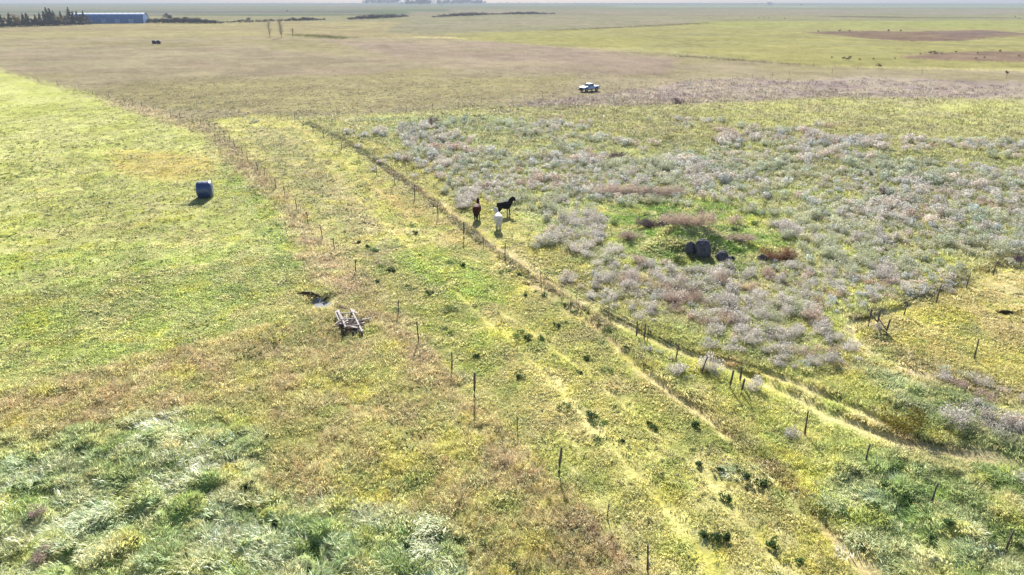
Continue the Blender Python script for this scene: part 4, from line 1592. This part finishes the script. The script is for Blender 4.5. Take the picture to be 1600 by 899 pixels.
def build_hole():
    """Patch of dried grey mud below the cut bank next to the frame."""
    pts = []
    for px, py in ((490, 463), (499, 462), (504, 465), (512, 466), (517, 468), (511, 473), (505, 478), (498, 480), (491, 478), (492, 472), (487, 467)):
        pts.append(at(px, py))
    cx, cy = np.mean(pts, 0)
    vs, fs = [(cx, cy, hz(cx, cy) + .03)], []
    n = 44
    P = np.array(pts)
    for ring, k in ((1, .5), (2, 1.0)):
        for i in range(n):
            t = i / n * len(P)
            a, b_ = P[int(t) % len(P)], P[(int(t) + 1) % len(P)]
            p = a + (b_ - a) * (t - int(t))
            p = np.array([cx, cy]) + (p - np.array([cx, cy])) * k
            vs.append((p[0], p[1], hz(p[0], p[1]) + (.03 if ring == 1 else .012)))
    for i in range(n):
        j = (i + 1) % n
        fs += [(0, 1 + i, 1 + j), (1 + i, 1 + n + i, 1 + n + j, 1 + j)]
    b = MB()
    b.add(vs, fs, True)
    tag(b.build('mud_patch', M_ASH), 'grey patch of dried mud by the wooden frame', None, None, 'structure')
    # overhanging sod of the cut bank
    for (x0, y0, x1, y1), lab in (((466, 459, 500, 462), 'dark overhanging turf bank behind the mud patch'), ((504, 466, 514, 463), 'small dark turf lump right of the mud patch'),
                                 ((1558, 487, 1592, 489), 'dark overhanging turf edge of the hole in the paddock')):
        a, c = at3(x0, y0), at3(x1, y1)
        g = random.Random(int(x0))
        b = MB()
        m = 12
        b.tube([a.lerp(c, i / m) + Vector((0, g.uniform(-.08, .08), .08 + .1 * math.sin(math.pi * i / m))) for i in range(m + 1)],
               [.03 + min(.13, .1 * (c - a).length) * math.sin(math.pi * (i + .4) / (m + .8)) * g.uniform(.8, 1.15) for i in range(m + 1)], 8)
        o = b.build('turf_bank', mat('turf_soil', lin((84, 70, 40)), .95, .1, noise=(4, lin((40, 32, 24))), bump=(7, .8, .06)))
        tag(o, lab, 'bank')


build_hole()


# ------------------------------------------------------------------ far things
M_SPRUCE = leaf_mat('spruce_needle', (.020, .036, .022), transl=.15, spec=.2, rough=.6, rand=.2, instancer=False)
M_POPLAR = leaf_mat('autumn_leaf', (.16, .115, .045), transl=.35, spec=.2, rough=.6, rand=.25, instancer=False)
M_BELT = leaf_mat('shelterbelt_twig', (.060, .052, .062), transl=.2, spec=.1, rough=.8, rand=.25, instancer=False)
M_SLOUGH = leaf_mat('slough_bush_twig', (.17, .13, .085), transl=.3, spec=.1, rough=.8, rand=.2, instancer=False)
M_BARE = leaf_mat('bare_branch', (.50, .42, .32), transl=.1, spec=.1, rough=.8, rand=.1, instancer=False, shade=False)
M_BARK = mat('bark', (.11, .09, .075), .9, .1)


def crown_mesh(kind, seed):
    g = np.random.default_rng(seed)
    V, F, Sh = [], [], []
    n = 420
    for i in range(n):
        if kind == 'spruce':
            z = 1 - math.sqrt(g.uniform(0, 1)) * .93
            rr = .21 * (1 - z) * (1 + .25 * math.sin(z * 40)) * math.sqrt(g.uniform(.3, 1))
            a = g.uniform(0, 6.283)
            p = np.array([math.cos(a) * rr, math.sin(a) * rr, z + .02])
            s = .045
        else:
            c = g.integers(7)
            gg = np.random.default_rng(seed * 31 + c)
            cc = np.array([gg.uniform(-.22, .22), gg.uniform(-.22, .22), gg.uniform(.35, .82)])
            d = g.normal(size=3)
            d /= np.linalg.norm(d)
            p = cc + d * gg.uniform(.14, .24) * g.uniform(.3, 1)
            s = .04
        t = g.normal(size=3)
        t /= np.linalg.norm(t)
        b = np.cross(t, g.normal(size=3))
        b /= np.linalg.norm(b)
        s *= g.uniform(.6, 1.4)
        k = len(V)
        V += [p - t * s, p - b * s * .6, p + t * s, p + b * s * .6]
        F += [(k, k + 1, k + 2), (k, k + 2, k + 3)]
        Sh += [g.uniform(.7, 1.25)] * 4
    return V, F, Sh


def trunk_mesh():
    b = MB()
    b.tube([(0, 0, -.03), (.005, 0, .2), (-.005, .005, .5), (0, 0, .75)], [.026, .02, .013, .004], 6)
    g = random.Random(2)
    for k in range(7):
        z = .25 + .07 * k
        a = g.uniform(0, 6.3)
        b.tube([(0, 0, z), (math.cos(a) * .12, math.sin(a) * .12, z + .1), (math.cos(a) * .2, math.sin(a) * .2, z + .2)], [.009, .006, .002], 4)
    return b.mesh('trunk', M_BARK)


TRUNK = trunk_mesh()
CR = {}
for kd, mt in (('spruce', M_SPRUCE), ('poplar', M_POPLAR), ('belt', M_BELT), ('slough', M_SLOUGH)):
    CR[kd] = []
    for i in range(4):
        d = crown_mesh(kd, 60 + i + len(kd) * 10)
        CR[kd].append(np_mesh(kd + '_crown', *d[:2], mt, d[2]))


def tree(px, py, h, wide, kd, label, group, name, i, sink=0.0):
    q = at3(px, py)
    root = empty(name, q, random.uniform(0, 6), label, 'tree', group)
    link('trunk', TRUNK, root, None, None, (h * wide * .8, h * wide * .8, h))
    link('crown', CR[kd][i % 4], root, (0, 0, -sink * h), None, (h * wide, h * wide, h))


gr = random.Random(21)
m_per_px = lambda py: CAM_H / -ray(800, py)[2] / F_PX
i = 0
for px, hpx, kd in [(3, 24, 'spruce'), (12, 16, 'belt'), (18, 22, 'spruce'), (25, 21, 'poplar'), (31, 18, 'poplar'), (39, 20, 'spruce'), (45, 21, 'spruce'), (51, 15, 'belt'),
                    (58, 18, 'spruce'), (65, 19, 'spruce'), (72, 22, 'spruce'), (77, 26, 'spruce'), (82, 27, 'spruce'), (87, 21, 'spruce'), (93, 18, 'poplar'), (98, 20, 'spruce'),
                    (105, 17, 'poplar'), (111, 25, 'spruce'), (117, 21, 'spruce'), (123, 20, 'spruce'), (128, 17, 'spruce'), (133, 20, 'spruce'), (138, 14, 'belt'), (-8, 26, 'spruce'), (-18, 22, 'poplar')]:
    py = 43 - px * .035 + gr.uniform(-.6, .6)
    h = hpx * m_per_px(py)
    if kd == 'spruce': lab, g_ = 'dark spruce in the farmyard shelterbelt at upper left', 'spruces around the left farmyard'
    elif kd == 'poplar': lab, g_ = 'orange-brown autumn tree in the farmyard shelterbelt at upper left', 'autumn trees around the left farmyard'
    else: lab, g_ = 'bare grey-brown tree in the farmyard shelterbelt at upper left', 'bare trees around the left farmyard'
    tree(px, py, h, 1.25 if kd == 'spruce' else 1.0, kd, lab, g_, 'spruce_tree' if kd == 'spruce' else 'tree', i)
    i += 1
# low scrub rows across the plain: start, end, height px, count
for x0, y0, x1, y1, hp, n, lab, g_ in [
        (-6, 42.6, 140, 38.8, 9, 30, 'low dark tree filling the foot of the farmyard shelterbelt at upper left', 'undergrowth of the left farmyard'),
        (226, 36, 345, 37.5, 8, 32, 'low tree in the scrub row right of the blue shed', 'scrub row right of the blue shed'),
        (345, 36.5, 440, 34, 4.5, 18, 'low bush in the thin middle part of the left scrub row', 'thin scrub row left of centre'),
        (440, 34, 506, 32.2, 5.5, 16, 'low tree at the right end of the left scrub row', 'right end of the left scrub row'),
        (545, 31, 636, 27, 6, 30, 'low tree in the short scrub row left of centre', 'short scrub row left of centre'),
        (678, 27.5, 768, 23.5, 5, 32, 'low tree in the long scrub row at top centre', 'long scrub row at top centre'),
        (768, 23.5, 866, 22.5, 3.6, 34, 'low tree in the right part of the scrub row at top centre', 'right part of the top scrub row')]:
    for k in range(n):
        t = (k + gr.uniform(-.3, .3)) / (n - 1)
        px, py = x0 + (x1 - x0) * t, y0 + (y1 - y0) * t
        h = 1.5 * hp * gr.uniform(.6, 1.05) * m_per_px(py) * (.6 + .5 * math.sin(math.pi * min(1, max(0, t))))
        tree(px, py, h, 2.3, 'belt', lab, g_, 'scrub_tree', i, .25)
        i += 1
for px, py, hp, lab in ((264, 36, 15, 'taller bare tree sticking out of the scrub row right of the blue shed'), (390, 35, 8, 'rounded tree in the thin scrub row left of centre'),
                        (449, 19, 3.4, 'lone dark tree on the plain above the left scrub row'),):
    tree(px, py, hp * m_per_px(py), 1.3, 'belt', lab, None, 'tree', i)
    i += 1
for k, (px, py, hp) in enumerate([(1186, 28.5, 2.4), (1194, 28.6, 2), (1201, 28.7, 2), (1226, 30, 2.6), (1278, 50, 3.5), (1312, 49.5, 4), (1327, 50, 4), (1388, 49.5, 4.4), (1407, 49.5, 4.2),
                                  (1586, 27, 2.6), (1252, 9.5, 4), (1592, 30, 2.5)]):
    tree(px, py, hp * m_per_px(py), 1.6, 'slough', 'tiny lone bush far out on the plain at upper right', 'lone bushes far out at upper right', 'bush', i)
    i += 1
for k, (px, py, hp) in enumerate([(1299, 92, 4), (1326, 95, 8), (1318, 94, 6), (1343, 95, 4), (1365, 93.5, 4), (1460, 86, 7), (1454, 85, 6), (1471, 85, 3), (1493, 83, 4), (1527, 84.5, 4),
                                  (1525, 92.5, 4), (1538, 91.5, 4), (1562, 82, 5), (1592, 89, 4), (1438, 85.5, 3), (1373, 107, 8), (1398, 93, 3)]):
    tree(px, py, hp * m_per_px(py), 1.7, 'slough', 'small reddish-brown bush by the dried-up slough at right', 'bushes round the dried-up slough', 'bush', i)
    i += 1
for px, py, hp, lab in ((1572, 119, 9, 'thin bush with a bare stem standing above the weedy belt at far right'),):
    tree(px, py, hp * m_per_px(py), .9, 'belt', lab, None, 'bush', i)


def bare_tree(px, py, h, label, seed, nb=70):
    g = random.Random(seed)
    root = empty('bare_tree', at3(px, py), 0, label, 'tree')
    b = MB()
    b.tube([(0, 0, -.2), (.05, 0, h * .4), (0, .05, h * .8), (.03, 0, h)], [.12, .09, .05, .015], 7)
    b.build('trunk', M_BARK, root)
    b = MB()
    for k in range(nb):
        z = h * g.uniform(.12, .92)
        a = g.uniform(0, 6.283)
        l = h * g.uniform(.08, .26)
        b.tube([(0, 0, z), (math.cos(a) * l * .5, math.sin(a) * l * .5, z + l * .9), (math.cos(a) * l * .9, math.sin(a) * l * .9, z + l * 1.5)], [.06, .045, .03], 4, False)
    b.build('branches', M_BARE, root)


bare_tree(422, 60, 9.0, 'slender bare tree standing in the tan field, leftmost of three', 3)
bare_tree(440, 60.5, 9.2, 'slender bare tree in the middle of the three in the tan field', 8, 110)
bare_tree(458, 59.5, 4.8, 'shortest bare tree, right of the two slender ones in the tan field', 9, 40)

M_BLUE = mat('blue_shed_wall', (.035, .14, .34), .6, .3)
M_WROOF = mat('pale_metal_roof', (.78, .80, .82), .35, .5, .2)


def build_shed():
    a, c = at3(105, 37.5), at3(224, 36.8)
    L_ = (c - a).length
    yaw = math.atan2(c.y - a.y, c.x - a.x)
    root = empty('shed', a, yaw, 'long blue shed with a pale roof beside the farmyard trees', 'shed')
    h = 15 * m_per_px(37)
    D = 26.0
    n = 14
    b = MB()
    vs, fs = [], []
    for x in (0, L_):
        for k in range(n + 1):
            t = math.pi * k / n
            vs.append((x, D / 2 - math.cos(t) * D / 2, math.sin(t) ** .75 * h * .97))
    fs = [tuple(range(n, -1, -1)), tuple(range(n + 1, 2 * n + 2))]
    b.add(vs, fs)
    b.build('end_wall', M_BLUE, root)
    b = MB()
    vs, fs = [], []
    m = 26
    for i in range(m + 1):
        for k in range(n + 1):
            t = math.pi * k / n
            bump = 1.012 if i % 2 else 1.0
            vs.append((L_ * i / m * 1.01 - .3, D / 2 - math.cos(t) * D / 2 * bump, math.sin(t) ** .75 * h * bump))
    for i in range(m):
        for k in range(n):
            p = i * (n + 1) + k
            fs.append((p, p + n + 1, p + n + 2, p + 1))
    lowf = [f for j, f in enumerate(fs) if (j % n) < 5]
    upf = [f for j, f in enumerate(fs) if (j % n) >= 5]
    b.add(vs, upf)
    b.build('roof', M_WROOF, root)
    b2 = MB()
    b2.add(vs, lowf)
    b2.build('side_wall', M_BLUE, root)
    b = MB()
    for k in range(5):
        b.box((L_ * (.12 + .18 * k), -.12, 2.0), (4.5, .2, 4.0))
    b.build('sliding_door', mat('shed_door', (.16, .30, .50), .6, .3), root)


build_shed()


def house(px, py, w, d, h, label, wallc, roofc, yaw=0.1):
    root = empty('farm_building', at3(px, py), yaw, label, 'building')
    b = MB()
    b.box((0, 0, h * .5), (w, d, h))
    b.build('wall', mat('wall_paint', wallc, .7, .3), root)
    b = MB()
    o_ = .5
    vs = [(-w / 2 - o_, -d / 2 - o_, h + .02), (w / 2 + o_, -d / 2 - o_, h + .02), (w / 2 + o_, d / 2 + o_, h + .02), (-w / 2 - o_, d / 2 + o_, h + .02), (-w / 2 - o_, 0, h * 1.45), (w / 2 + o_, 0, h * 1.45)]
    b.add(vs, [(0, 1, 5, 4), (3, 4, 5, 2), (0, 4, 3), (1, 2, 5), (0, 3, 2, 1)])
    b.build('roof', mat('roof_sheet', roofc, .4, .5), root)
    for k in (-1, 1):
        b = MB()
        b.box((k * w * .25, -d / 2 - .05, h * .5), (w * .16, .12, h * .35))
        b.build('window', mat('far_window', (.05, .06, .08), .1, .6), root)
    b = MB()
    b.box((0, -d / 2 - .05, h * .35), (w * .1, .12, h * .7))
    b.build('door', mat('far_door', (.2, .2, .22), .5, .3), root)


house(629, 7.0, 60, 24, 14, 'white farm shed among the far trees at top centre', (.8, .8, .8), (.85, .85, .86))
house(690, 8.6, 18, 10, 8, 'tiny white farm building among the far trees right of the white shed', (.8, .8, .8), (.6, .6, .62))
house(1202, 8.2, 26, 14, 11, 'tiny pale farmhouse on the horizon at upper right', (.7, .7, .72), (.4, .4, .43))


def far_wood(name, label, spans, seed, kd='belt'):
    g = np.random.default_rng(seed)
    V, F = [], []
    base = CR[kd][0]
    co = np.empty(len(base.vertices) * 3, np.float32)
    base.vertices.foreach_get('co', co)
    co = co.reshape(-1, 3)
    tri = np.array([tuple(p.vertices) for p in base.polygons])
    Vs, Fs, off = [], [], 0
    for x0, x1, y, hp, n in spans:
        for k in range(n):
            px, py = x0 + (x1 - x0) * g.uniform(), y + g.uniform(-.5, .4)
            q = at3(px, py)
            h = hp * m_per_px(py) * g.uniform(.5, 1.1)
            w = h * g.uniform(.9, 1.6)
            Vs.append(co * np.array([w, w, h]) + np.array(q))
            Fs.append(tri + off)
            off += len(co)
    me = np_mesh(name, np.concatenate(Vs), np.concatenate(Fs), M_FARWOOD)
    tag(link(name, me), label, None, None, 'stuff')


M_FARWOOD = leaf_mat('far_wood_leaf', (.022, .026, .026), transl=.2, spec=.1, rough=.8, rand=0, instancer=False, shade=False)
far_wood('far_wood', 'dark farm wood on the horizon at top centre', [(572, 622, 7.0, 9, 50), (634, 672, 8.4, 9, 46), (684, 756, 7.6, 8, 70), (566, 640, 6.2, 6, 40), (660, 760, 6.4, 7, 50)], 5)
far_wood('far_scrub', 'thin dark scrub lines far out on the plain', [(778, 812, 6.0, 2.4, 16), (814, 840, 7.4, 1.8, 10), (1175, 1210, 7.6, 2.4, 8), (1480, 1530, 5.0, 1.6, 14), (1535, 1570, 4.6, 1.6, 8)], 6)

# ------------------------------------------------------------------ air
hm = bpy.data.materials.new('haze_air')
hm.use_nodes = True
hn = hm.node_tree
hn.nodes.remove(hn.nodes['Principled BSDF'])
pv = hn.nodes.new('ShaderNodeVolumePrincipled')
pv.inputs['Color'].default_value = (.38, .43, .54, 1)
pv.inputs['Density'].default_value = .0002
pv.inputs['Anisotropy'].default_value = .0
hn.links.new(pv.outputs[0], hn.nodes['Material Output'].inputs['Volume'])
b = MB()
b.box((0, 0, 22), (24000, 24000, 56))
tag(b.build('haze', hm), 'thin blue haze over the plain', None, None, 'stuff')
